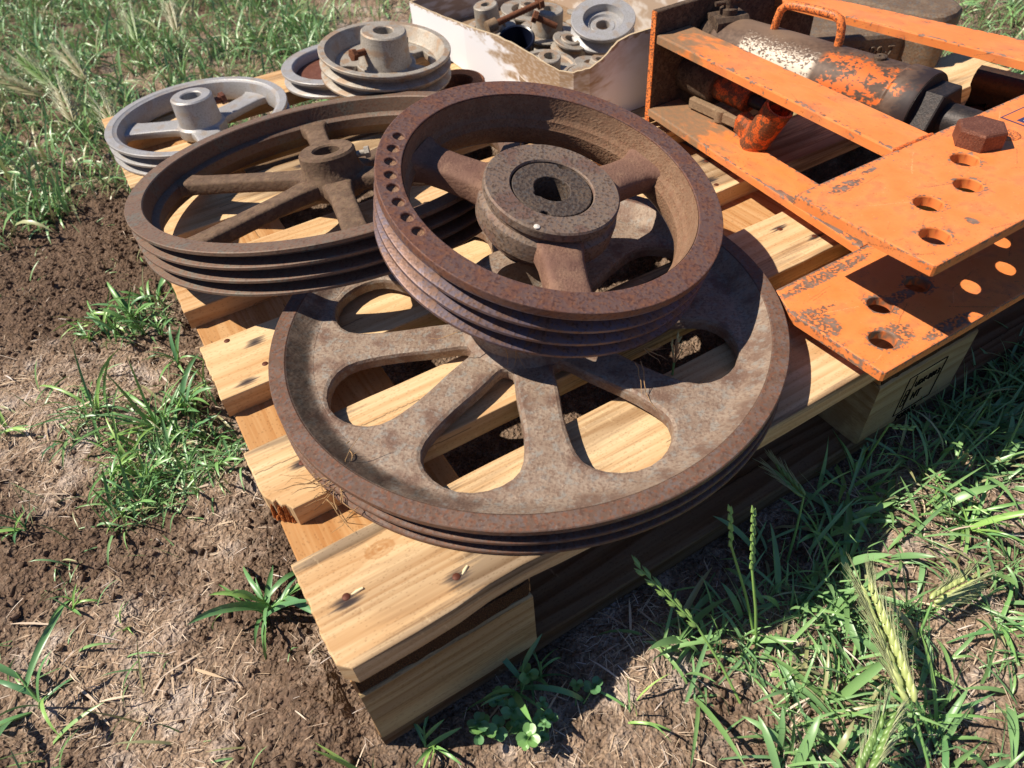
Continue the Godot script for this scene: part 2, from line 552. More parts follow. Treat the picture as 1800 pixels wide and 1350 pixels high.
	M.galv = mat("grey_zinc", paint(S, [160, 159, 158], [[A, 0.42, 0.7, 166, 166, 170, 0.7], [E, 0.55, 0.75, 160, 142, 124, 0.5], [F, 0.46, 0.8, 134, 130, 130, 0.42], [C, 0.66, 0.8, 116, 108, 104, 0.5]]), 0.5, s * 1.6, bump_fine, 0.012, 0.2, 0.5)
	M.galv_dusty = mat("dusty_grey_zinc", paint(S, [162, 154, 142], [[A, 0.42, 0.68, 174, 167, 156, 0.8], [E, 0.52, 0.72, 162, 128, 98, 0.65], [F, 0.46, 0.8, 132, 126, 120, 0.51], [C, 0.64, 0.78, 112, 98, 84, 0.5]]), 0.6, s * 1.6, bump_fine, 0.02, 0.25)
	M.rust = mat("orange_brown_rust", paint(S, [108, 68, 48], [[A, 0.45, 0.65, 120, 80, 58, 0.8], [F, 0.46, 0.8, 90, 52, 36, 0.68], [C, 0.6, 0.74, 150, 104, 72, 0.5]]), 0.8, s * 2.0, bump_fine, 0.05, 0.0, 0.3)
	M.bolt = mat("brown_bolt", paint(S, [112, 70, 54], [[A, 0.45, 0.68, 128, 84, 66, 0.7], [F, 0.52, 0.7, 92, 58, 48, 0.7], [C, 0.64, 0.76, 150, 108, 84, 0.5]]), 0.55, s * 2.0, bump_fine, 0.03, 0.3)
	M.die = mat("dusty_cast_die", paint(S, [110, 94, 78], [[A, 0.42, 0.68, 126, 110, 92, 0.8], [B, 0.54, 0.7, 98, 98, 98, 0.5], [F, 0.46, 0.8, 104, 72, 52, 0.51], [C, 0.62, 0.76, 84, 68, 56, 0.5]]), 0.7, s, bump_fine, 0.04, 0.1)
	M.dark_die = mat("dark_brown_die", paint(S, [62, 44, 34], [[A, 0.45, 0.7, 74, 52, 38, 0.7], [F, 0.55, 0.7, 48, 36, 30, 0.7]]), 0.6, s, bump_fine, 0.03, 0.2)
	M.oily = mat("oily_black_steel", paint(S, [46, 42, 42], [[A, 0.45, 0.7, 58, 52, 50, 0.7], [B, 0.46, 0.8, 72, 60, 54, 0.54], [C, 0.6, 0.74, 34, 30, 30, 0.7]]), 0.5, s * 2.0, bump_fine, 0.015, 0.3)
	M.dusty_black = mat("dusty_dark_steel", paint(S, [76, 62, 52], [[A, 0.42, 0.66, 98, 82, 68, 0.8], [B, 0.55, 0.7, 52, 44, 40, 0.7], [F, 0.6, 0.72, 112, 94, 78, 0.5]]), 0.85, s * 2.0, bump_fine, 0.03, 0.0, 0.3)
	M.orange_worn = mat("chipped_orange_paint", paint(S, [222, 122, 60], [[E, 0.4, 0.7, 228, 132, 68, 0.7], [B, 0.6, 0.66, 120, 72, 48, 0.8], [F, 0.64, 0.69, 88, 66, 58, 0.85], [C, 0.8, 0.86, 238, 150, 96, 0.4]]), 0.5, s * 2.0, bump_mid, 0.02)
	M.orange_dirty = mat("dirty_orange_paint", paint(S, [196, 88, 34], [[A, 0.42, 0.56, 92, 60, 42, 0.9], [F, 0.46, 0.8, 70, 50, 40, 0.72], [C, 0.62, 0.72, 208, 104, 44, 0.5]]), 0.6, s * 2.0, bump_mid, 0.03)
	M.dust_grey = mat("grey_brown_dust", paint(S, [134, 112, 90], [[A, 0.45, 0.7, 148, 126, 102, 0.8], [C, 0.55, 0.72, 112, 92, 74, 0.6]]), 0.95, s * 2.0, bump_dust, 0.04, 0.0, 0.2)
	M.weld = mat("scuffed_weld_paint", paint(S, [214, 104, 44], [[B, 0.52, 0.62, 128, 84, 62, 0.8], [C, 0.64, 0.74, 236, 140, 84, 0.6]]), 0.55, s * 3.0, bump_mid, 0.06)
	# orange plates and bars, painted piece by piece
	M.plate_up = mat("orange_upper_plate", orange(768, 192, 0.52, 0.12, 31, 0.6, [[0.1425, 0.0419, 0.0105], [0.1109, 0.0671, 0.0105], [0.0669, 0.0661, 0.0105], [0.0353, 0.0952, 0.0105]], [[0.04, 0.014, 0.02, 0.0055], [0.07, 0.009, 0.01, 0.0025], [0.07, 0.098, 0.004, 0.006], [0.207, 0.0385, 0.0, 0.0]]), 0.45, Vector3.ZERO, bump_mid, 0.0)
	M.plate_low = mat("orange_lower_plate", orange(768, 192, 0.52, 0.12, 41, 0.85, [[0.0663, 0.0621, 0.0105], [0.034, 0.0906, 0.0105], [0.1112, 0.0614, 0.0105]], [[0.085, 0.064, 0.03, 0.006], [0.045, 0.092, 0.018, 0.012], [0.02, 0.04, 0.02, 0.004], [0.012, 0.05, 0.012, 0.02], [0.06, 0.01, 0.06, 0.006], [0.085, 0.108, 0.03, 0.006]]), 0.5)
	M.bar_a = mat("orange_bar", orange(160, 768, 0.05, 0.33, 51, 0.56, [], [], 0.055), 0.45)
	M.bar_b = mat("orange_lower_bar", orange(160, 768, 0.05, 0.34, 56, 0.62, [], [[0.01, 0.30, 0.03, 0.04], [0.0, 0.26, 0.01, 0.05]], 0.105), 0.48)
	M.bar_c = mat("orange_far_bar", orange(160, 768, 0.07, 0.33, 61, 0.72, [], []), 0.42)
	# wood
	var tone := [219, 170, 112]
	M.board = []
	M.board.append(mat("front_board", wood(1024, 192, 1.04, 0.12, 101, [204, 172, 130], [[0.054, 0.022, 0.0065]], [[0.021, 0.046], [0.088, 0.069]], [[0.13, 0.075, 0.035, 0.022, 0.7], [0.06, 0.004, 0.06, 0.005, 0.7], [0.3, 0.088, 0.6, 0.006, 0.5], [0.07, 0.05, 0.05, 0.02, 0.18], [0.2, 0.03, 0.1, 0.03, 0.3]], 170), 0.8, Vector3.ZERO, null, 0.0, 0.0, 0.3))
	M.board.append(mat("sawn_board", wood(768, 144, 1.04, 0.12, 102, [206, 173, 130], [[0.05, 0.028, 0.007], [0.62, 0.05, 0.006]], [[0.552, 0.05], [0.035, 0.035], [0.535, 0.02], [0.95, 0.05]], [[0.33, 0.0, 0.12, 0.06, 0.75], [0.06, 0.0, 0.05, 0.02, 0.6], [0.5, 0.075, 0.1, 0.03, 0.35]], 60), 0.8, Vector3.ZERO, null, 0.0, 0.0, 0.3))
	M.board.append(mat("sawn_board_pale", wood(768, 144, 1.04, 0.12, 103, [212, 180, 136], [[0.3, 0.04, 0.008]], [[0.024, 0.068], [0.544, 0.055], [0.044, 0.022], [0.57, 0.02]], [[0.7, 0.04, 0.2, 0.05, 0.5]], 40), 0.8, Vector3.ZERO, null, 0.0, 0.0, 0.3))
	M.board.append(mat("sawn_board_brown", wood(768, 144, 1.04, 0.12, 104, [200, 165, 122], [[0.2, 0.03, 0.006], [0.8, 0.06, 0.008]], [[0.03, 0.05], [0.95, 0.05]], [[0.85, 0.05, 0.25, 0.08, 0.45]], 40), 0.8, Vector3.ZERO, null, 0.0, 0.0, 0.3))
	M.timber = mat("pine_timber", wood(768, 144, 1.0, 0.12, 105, [184, 142, 96], [], [], [], 20), 0.85, Vector3(1.0, 8.3, 8.3), null, 0.0, 0.0, 0.3)
	M.block = mat("weathered_pine_block", wood(768, 144, 1.0, 0.12, 106, [180, 158, 116], [], [], [[0.5, 0.06, 0.6, 0.1, 0.22]], 20), 0.85, Vector3(1.0, 8.3, 8.3), null, 0.0, 0.0, 0.3)
	M.shaded_timber = mat("weathered_shade_darkened_timber", wood(768, 144, 1.0, 0.12, 107, [118, 96, 72], [], [], [[0.5, 0.06, 0.8, 0.1, 0.35]], 10), 0.9, Vector3(1.0, 8.3, 8.3), null, 0.0, 0.0, 0.2)  # shade under the deck painted into this darker tone, over grey weathering
	M.bark = mat("rough_bark_edge", paint(S, [92, 68, 48], [[F, 0.45, 0.65, 62, 46, 36, 0.9], [C, 0.6, 0.75, 128, 98, 70, 0.6]]), 0.95, s * 3.0, bump_mid, 0.2, 0.0, 0.2)
	M.splinter = mat("splintered_pine", paint(S, [176, 104, 56], [[F, 0.45, 0.65, 132, 70, 36, 0.8], [C, 0.6, 0.75, 210, 148, 92, 0.6]]), 0.9, Vector3(30, 8, 30), bump_mid, 0.1, 0.0, 0.2)
	# ground
	var so := paint(S, [205, 205, 205], [[C, 0.5, 0.72, 255, 250, 244, 0.9], [D, 0.45, 0.25, 140, 134, 128, 0.7], [F, 0.55, 0.75, 236, 230, 222, 0.7], [B, 0.45, 0.3, 170, 164, 158, 0.5]])
	M.ground = mat("dry_soil", so, 1.0, Vector3(6, 6, 6), bump_mid, 0.35, 0.0, 0.05)
	M.ground.uv1_world_triplanar = true
	M.white = plain("white_flake", Color(0.85, 0.82, 0.78), 0.8)
	M.nail = plain("rusty_nail_head", Color(0.36, 0.2, 0.14), 0.6, 0.3)
	M.hole = plain("dark_hole_disc", Color(0.1, 0.08, 0.07), 0.95, 0.0, 0.1)  # even dark brown for the disc drawn as the screw hole
	M.ink = plain("black_stamp_ink", Color(0.09, 0.08, 0.07), 0.9, 0.0, 0.2)
	M.navy = plain("navy_plastic", Color(0.07, 0.09, 0.16), 0.3)
	M.straw = plain("dry_straw", Color(0.66, 0.53, 0.38), 0.85, 0.0, 0.3)
	M.straw.backlight_enabled = true
	M.straw.backlight = Color(0.25, 0.2, 0.14)
	M.clod = mat("soil_clod", so, 0.97, Vector3.ONE * 0.35, null, 0.0, 0.0, 0.15)
	M.leaf = plain("grass_leaf", Color.WHITE, 0.38, 0.0, 0.55)
	M.leaf.backlight_enabled = true
	M.leaf.backlight = Color(0.5, 0.5, 0.5)
	# plastic box: mud on the right part and on the rim
	var bw := 1024
	var bh := 128
	var m1 := nz(bw, bh, 3, 4, 71, FastNoiseLite.TYPE_SIMPLEX)
	var m2 := nz(bw, bh, 14, 3, 72, FastNoiseLite.TYPE_SIMPLEX, 1, 1)
	var o := PackedByteArray()
	var oi := PackedByteArray()
	for y in bh:
		for x in bw:
			var i := y * bw + x
			var u := float(x) / bw
			var vv := float(y) / bh
			var k := smoothstep(0.43, 0.475, u + (m1[i] / 255.0 - 0.5) * 0.09 + vv * 0.07) * (0.72 + 0.28 * smoothstep(0.25, 0.6, m2[i] / 255.0))
			k *= 1.0 - smoothstep(0.50, 0.54, u + (m1[i] / 255.0 - 0.5) * 0.05) * lerpf(0.7, 1.0, smoothstep(0.95, 0.55, vv + (m1[i] / 255.0 - 0.5) * 0.6))
			k = maxf(k, smoothstep(0.93, 0.99, vv + (m2[i] / 255.0 - 0.5) * 0.12) * 0.85)
			for cc in [[232, 160], [232, 134], [238, 108]]:
				o.append(int(lerpf(cc[0], cc[1], k)))
			var ki := 0.12 + 0.55 * smoothstep(0.25, 0.6, m1[i] / 255.0)
			for cc in [[214, 156], [208, 128], [202, 102]]:
				oi.append(int(lerpf(cc[0], cc[1], ki)))
	M.box_out = mat("white_plastic", tex_of(bw, bh, o), 0.35)
	M.box_in = mat("muddy_plastic", tex_of(bw, bh, oi), 0.6)
	# cylinder skin: u round, v along
	var cw := 400
	var ch := 320
	var n1 := nz(cw, ch, 6, 4, 81, FastNoiseLite.TYPE_SIMPLEX)
	var n2 := nz(cw, ch, 26, 4, 82, FastNoiseLite.TYPE_SIMPLEX)
	var n3 := nz(cw, ch, 60, 2, 83, FastNoiseLite.TYPE_SIMPLEX)
	var co := PackedByteArray()
	for y in ch:
		for x in cw:
			var i := y * cw + x
			var u := float(x) / cw
			var v := float(y) / ch
			var p := n1[i] / 255.0
			var q := n2[i] / 255.0
			var e := n3[i] / 255.0
			var r := 84.0 + 34.0 * (q - 0.5) + 14.0 * p
			var g := 66.0 + 30.0 * (q - 0.5) + 12.0 * p
			var b := 56.0 + 26.0 * (q - 0.5) + 8.0 * p
			var topd := smoothstep(0.14, 0.02, absf(u - 0.77) + (p - 0.5) * 0.06) * smoothstep(0.62, 0.4, v)
			r = lerpf(r, 122.0, topd); g = lerpf(g, 100.0, topd); b = lerpf(b, 82.0, topd)
			var lab := smoothstep(0.22, 0.25, v) * smoothstep(0.60, 0.57, v) * smoothstep(0.70, 0.63, u + (q - 0.5) * 0.14)
			lab *= smoothstep(0.47, 0.55, q * 0.55 + e * 0.45 + smoothstep(0.72, 0.55, u) * 0.12)
			r = lerpf(r, 196.0, lab); g = lerpf(g, 186.0, lab); b = lerpf(b, 170.0, lab)
			var orr := smoothstep(0.58, 0.62, v) * smoothstep(0.75, 0.68, u + (q - 0.5) * 0.12) * smoothstep(0.51, 0.59, p * 0.55 + q * 0.3 + e * 0.15 + smoothstep(0.74, 0.62, u) * 0.06 - smoothstep(0.84, 0.95, v) * 0.12)
			r = lerpf(r, 218.0, orr); g = lerpf(g, 106.0, orr); b = lerpf(b, 46.0, orr)
			var oil := smoothstep(0.93, 0.97, v + (q - 0.5) * 0.05)
			r = lerpf(r, 44.0, oil * 0.85); g = lerpf(g, 36.0, oil * 0.85); b = lerpf(b, 38.0, oil * 0.85)
			co.append(int(r)); co.append(int(g)); co.append(int(b))
	M.cyl = mat("worn_cylinder_paint", tex_of(cw, ch, co), 0.55)
	M.cyl.metallic = 0.1
	# little sticker
	var sk := Image.create(128, 64, false, Image.FORMAT_RGB8)
	sk.fill(Color8(70, 66, 90))
	sk.fill_rect(Rect2i(3, 3, 122, 58), Color8(236, 126, 62))
	sk.fill_rect(Rect2i(10, 26, 110, 30), Color8(58, 60, 96))
	sk.fill_rect(Rect2i(18, 34, 30, 12), Color8(226, 222, 226))
	sk.fill_rect(Rect2i(56, 34, 50, 12), Color8(226, 222, 226))
	M.sticker = mat("printed_sticker", ImageTexture.create_from_image(sk), 0.4)

# ------------------------------------------------------------------ pulleys
# outer grooved side from (R, y_top) down to (R, 0)
func grooves(R: float, top: float, count: int, rib: float, depth: float, first := -1.0) -> Array:
	var f := rib if first < 0.0 else first
	var open := (top - f - count * rib) / count
	var b := 0.0007
	var l: Array = [Vector2(R - b, top), Vector2(R, top - b)]
	var y := top - f
	for g in count:
		l.append(Vector2(R, y + b))
		l.append(Vector2(R - b, y))
		l.append(Vector2(R - depth, y - open * 0.28))
		l.append(Vector2(R - depth, y - open * 0.72))
		l.append(Vector2(R - b, y - open))
		l.append(Vector2(R, y - open - b))
		y -= open + rib
	l.append(Vector2(R, b))
	l.append(Vector2(R - b, 0))
	return l

func spoke(mb: MB, ang: float, st: Array, power := 0.6) -> void:
	var rows: Array = []
	var x := Vector3(cos(ang), 0, sin(ang))
	var z := Vector3(-sin(ang), 0, cos(ang))
	for s in st:
		var row: Array = []
		for k in 20:
			var a := TAU * k / 20
			var ca := signf(cos(a)) * pow(absf(cos(a)), power)
			var sa := signf(sin(a)) * pow(absf(sin(a)), power)
			row.append(x * s[0] + z * (ca * s[1]) + Vector3.UP * (s[3] + sa * s[2]))
		rows.append(row)
	mb.skin(rows, true)

func hex_bolt(parent: Node3D, called: String, at: Vector3, dir: Vector3, r: float, length: float, head: float, m: Material) -> void:
	var mb := MB.new()
	mb.xf = axis_up(dir, at)
	mb.lathe([Vector2(0.0001, 0), Vector2(r, 0), Vector2(r, length), Vector2(0.0001, length)], 12)
	var hexa := circle(Vector2.ZERO, r * 1.8, 6)
	mb.prism(hexa, [], length, length + head, r * 0.15)
	part(called, mb.mesh(), m, parent)

func big_sheaves() -> void:
	# 1: large eight-hole sheave lying flat at the front
	var t := thing("large_sheave", "largest rusty sheave lying flat on the pallet front, with pear-shaped web holes", "pulley wheel", Transform3D(Basis(), Vector3(0.2436, 0.001, -0.1863)), "rusty cast iron sheaves")
	var mb := MB.new()
	var pr := grooves(0.21, 0.0275, 2, 0.0036, 0.013, 0.0052)
	pr.append_array([Vector2(0.190, 0), Vector2(0.189, 0.003), Vector2(0.1785, 0.0045), Vector2(0.1784, 0.0135), Vector2(0.1945, 0.0235), Vector2(0.1966, 0.0268), Vector2(0.1976, 0.0275)])
	mb.cf = func(p: Vector3, _m: Vector3) -> Color:
		var r := Vector2(p.x, p.z).length()
		var a := rad_to_deg(atan2(p.z, p.x))
		var k := 0.0
		if r < 0.1965 and r > 0.178 and p.y > 0.015:
			k = smoothstep(50.0, 22.0, absf(fposmod(a, 360.0) - 180.0) + 14.0 * nb.get_noise_2d(p.x * 900.0, p.z * 900.0)) * (0.66 + 0.2 * nc.get_noise_2d(p.x * 5000.0, p.z * 5000.0)) * smoothstep(0.1775, 0.183, r)
		return Color(1 - k, 1 - k, 1 - k)
	var grime = mb.cf
	mb.cf = null
	mb.lathe(pr, 144)
	part("rim", mb.mesh(), M.sheave_a_rim, t)
	mb = MB.new()
	mb.cf = grime
	var dish: Array = []
	for q in [[0.1966, 0.0271], [0.1956, 0.0262], [0.1935, 0.0248], [0.1875, 0.0206], [0.1838, 0.0181], [0.1815, 0.0169], [0.1790, 0.0160], [0.1772, 0.0157]]:
		dish.append(Vector2(q[0], q[1]))
	mb.lathe(dish + [Vector2(0.1772, 0.0140), Vector2(0.1966, 0.024)], 180)
	part("dish", mb.mesh(), M.sheave_a, t)
	mb = MB.new()
	var half := [[0.0525, 0.0], [0.0545, 0.0045], [0.059, 0.0072], [0.068, 0.0105], [0.080, 0.0152], [0.092, 0.0208], [0.104, 0.0262], [0.116, 0.0308], [0.128, 0.0345], [0.138, 0.0366], [0.147, 0.0365], [0.155, 0.0334], [0.162, 0.0278], [0.168, 0.0197], [0.172, 0.0105], [0.1735, 0.0]]
	var holes: Array = []
	for k in 8:
		var a := deg_to_rad(47.0 + 45.0 * k)
		var x := Vector2(cos(a), sin(a))
		var y := Vector2(-sin(a), cos(a))
		var h := PackedVector2Array()
		var wob := rn.randf_range(-0.001, 0.001)
		for q in half:
			h.append(x * (q[0] + wob) + y * q[1])
		for j in range(half.size() - 2, 0, -1):
			h.append(x * (half[j][0] + wob) - y * half[j][1])
		holes.append(h)
	mb.prism(circle(Vector2.ZERO, 0.1787, 120), holes, 0.0048, 0.0155, 0.0035, true, false, false)
	part("web", mb.mesh(), M.sheave_a, t)
	mb = MB.new()
	mb.lathe([Vector2(0.02, 0.002), Vector2(0.02, 0.066), Vector2(0.042, 0.066), Vector2(0.044, 0.064), Vector2(0.045, 0.03), Vector2(0.0465, 0.021), Vector2(0.051, 0.0165), Vector2(0.0525, 0.0152), Vector2(0.052, 0.002)], 64)
	part("hub", mb.mesh(), M.sheave_a, t)

	# 2: six-spoke sheave leaning on the first
	var n2 := Vector3(0.0104, 0.9924, -0.1229)
	var c2 := Vector3(0.1896, 0.0676, -0.4776) - n2 * 0.0427
	t = thing("spoked_sheave", "brown six-spoke three-groove sheave leaning on the largest sheave, in front of the grey pulleys", "pulley wheel", axis_up(n2, c2), "rusty cast iron sheaves")
	mb = MB.new()
	pr = grooves(0.2003, 0.0427, 3, 0.0034, 0.012, 0.0042)
	pr.append_array([Vector2(0.184, 0), Vector2(0.183, 0.002), Vector2(0.1755, 0.0125), Vector2(0.1755, 0.0225), Vector2(0.1775, 0.0245), Vector2(0.1815, 0.026), Vector2(0.1835, 0.0415), Vector2(0.1845, 0.0427)])
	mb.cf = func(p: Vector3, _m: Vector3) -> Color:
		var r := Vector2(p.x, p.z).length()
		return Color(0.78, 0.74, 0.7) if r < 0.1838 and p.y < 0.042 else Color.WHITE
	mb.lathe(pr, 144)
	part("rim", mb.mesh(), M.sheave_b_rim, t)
	for k in 6:
		mb = MB.new()
		spoke(mb, deg_to_rad(101.0 + 60.0 * k), [[0.024, 0.0185, 0.0095, 0.0175], [0.036, 0.0148, 0.0086, 0.0175], [0.052, 0.0124, 0.008, 0.0175], [0.09, 0.0118, 0.0076, 0.0175], [0.13, 0.0118, 0.0075, 0.0172], [0.16, 0.0126, 0.0076, 0.017], [0.171, 0.0146, 0.008, 0.017], [0.1775, 0.019, 0.009, 0.017]], 0.45)
		part("spoke", mb.mesh(), M.sheave_b, t)
	mb = MB.new()
	mb.lathe([Vector2(0.0135, 0.004), Vector2(0.0135, 0.0475), Vector2(0.015, 0.0492), Vector2(0.0268, 0.0494), Vector2(0.0288, 0.047), Vector2(0.0295, 0.036), Vector2(0.031, 0.029), Vector2(0.0345, 0.0245), Vector2(0.036, 0.017), Vector2(0.034, 0.009), Vector2(0.03, 0.004)], 56)
	part("hub", mb.mesh(), M.sheave_b, t)
	hex_bolt(t, "set_screw", Vector3(0.0265, 0.039, 0.0105), Vector3(0.92, 0.05, 0.36), 0.0034, 0.009, 0.0052, M.galv_dusty)

	# 3: tilted three-spoke sheave on top
	var n3 := Vector3(0.1344, 0.9619, 0.2382)
	var c3 := Vector3(0.2987, 0.1164, -0.2203) - n3 * 0.0497
	t = thing("tilted_sheave", "purple brown rusty sheave tilted on top of the stack, drilled dimples in its rim", "pulley wheel", axis_up(n3, c3), "rusty cast iron sheaves")
	var ang := axis_off(n3)
	mb = MB.new()
	pr = [Vector2(0.1408, 0.0437), Vector2(0.1408, 0.0432)] + grooves(0.1408, 0.0427, 3, 0.0036, 0.011, 0.001).slice(2)
	pr.append_array([Vector2(0.1195, 0), Vector2(0.1185, 0.002), Vector2(0.1135, 0.012), Vector2(0.1128, 0.0215), Vector2(0.1142, 0.0232), Vector2(0.1150, 0.0285), Vector2(0.1172, 0.0305), Vector2(0.1180, 0.0335), Vector2(0.1201, 0.0437)])
	mb.lathe(pr, 144)
	var rim3 := part("rim", mb.mesh(), M.sheave_c_side, t)
	mb = MB.new()
	mb.lathe([Vector2(0.1185, 0.002), Vector2(0.1132, 0.0118), Vector2(0.1124, 0.0217), Vector2(0.1138, 0.0236), Vector2(0.1146, 0.0288), Vector2(0.1168, 0.0309), Vector2(0.1176, 0.0337), Vector2(0.1199, 0.0485), Vector2(0.1204, 0.044), Vector2(0.122, 0.02), Vector2(0.122, 0.003)], 144)
	part("inner_wall", mb.mesh(), M.sheave_c_in, t)
	mb = MB.new()
	holes = [circle(Vector2.ZERO, 0.1204, 110)]
	for a in [173.5, 180.6, 188.2, 195.4, 202.0, 209.2, 216.6, 224.2]:
		holes.append(circle(Vector2.from_angle(deg_to_rad(a) + ang) * 0.1288, 0.0047, 18))
	mb.prism(circle(Vector2.ZERO, 0.1408, 144), holes, 0.0436, 0.0497, 0.0008, false, true)
	part("rim_face", mb.mesh(), M.sheave_c, t)
	for a in [173.5, 180.6, 188.2, 195.4, 202.0, 209.2, 216.6, 224.2]:
		var p := Vector2.from_angle(deg_to_rad(a) + ang) * 0.1288
		mb = MB.new()
		mb.xf.origin = Vector3(p.x, 0.0462, p.y)
		mb.lathe([Vector2(0.0049, -0.0006), Vector2(0.0049, 0.0012), Vector2(0.0034, 0.0004), Vector2(0.0001, 0.0)], 16, true, 0.5)
		part("dimple_dirt", mb.mesh(), M.sheave_c_in, t)
	for k in 3:
		mb = MB.new()
		spoke(mb, deg_to_rad(-7.0 + 120.0 * k) + ang, [[0.046, 0.0225, 0.0125, 0.0215], [0.056, 0.0195, 0.0122, 0.0212], [0.066, 0.0176, 0.0118, 0.0208], [0.086, 0.0168, 0.0112, 0.0202], [0.104, 0.0176, 0.0112, 0.0198], [0.111, 0.0198, 0.0122, 0.0198], [0.1165, 0.0245, 0.0136, 0.0205]], 0.5)
		part("spoke", mb.mesh(), M.spoke_c, t)
	mb = MB.new()
	mb.lathe([Vector2(0.0345, 0.003), Vector2(0.0345, 0.0425), Vector2(0.0355, 0.0437), Vector2(0.0548, 0.0445), Vector2(0.0562, 0.0432), Vector2(0.0564, 0.0372), Vector2(0.0552, 0.0358), Vector2(0.0538, 0.034), Vector2(0.0536, 0.0315), Vector2(0.0552, 0.0298), Vector2(0.0578, 0.0285), Vector2(0.0584, 0.026), Vector2(0.0584, 0.0125), Vector2(0.0572, 0.0112), Vector2(0.0535, 0.0105), Vector2(0.052, 0.003)], 96)
	part("hub", mb.mesh(), M.hub_c, t)
	mb = MB.new()
	var ring := PackedVector2Array()
	for k in 64:
		var a := TAU * k / 64
		var r := 0.0331
		for q in [deg_to_rad(-42.0) + ang, deg_to_rad(133.0) + ang]:
			if absf(angle_difference(a, q)) < 0.11:
				r = 0.0296
		ring.append(Vector2.from_angle(a) * r)
	var bore := PackedVector2Array()
	for k in 40:
		var a := TAU * k / 40
		bore.append(Vector2.from_angle(a) * (0.0178 if absf(angle_difference(a, deg_to_rad(178.0) + ang)) < 0.16 else 0.0152))
	mb.prism(ring, [bore], 0.004, 0.0424, 0.0008)
	part("bushing", mb.mesh(), M.bushing, t)
	mb = MB.new()
	mb.lathe([Vector2(0.0001, 0.0), Vector2(0.0026, 0.0), Vector2(0.0024, 0.0008), Vector2(0.0001, 0.0014)], 10)
	var spot := Vector2.from_angle(deg_to_rad(137.0) + ang) * 0.0535
	part("white_spot", mb.mesh(), M.white, t, Transform3D(Basis(), Vector3(spot.x, 0.0444, spot.y)))

# turn between the plane angle used when measuring and the local axes of a tilted wheel
func axis_off(nrm: Vector3) -> float:
	var ex := (Vector3.RIGHT - nrm.normalized() * nrm.normalized().x).normalized()
	var loc := Basis(Quaternion(Vector3.UP, nrm.normalized())).inverse() * ex
	return atan2(loc.z, loc.x)

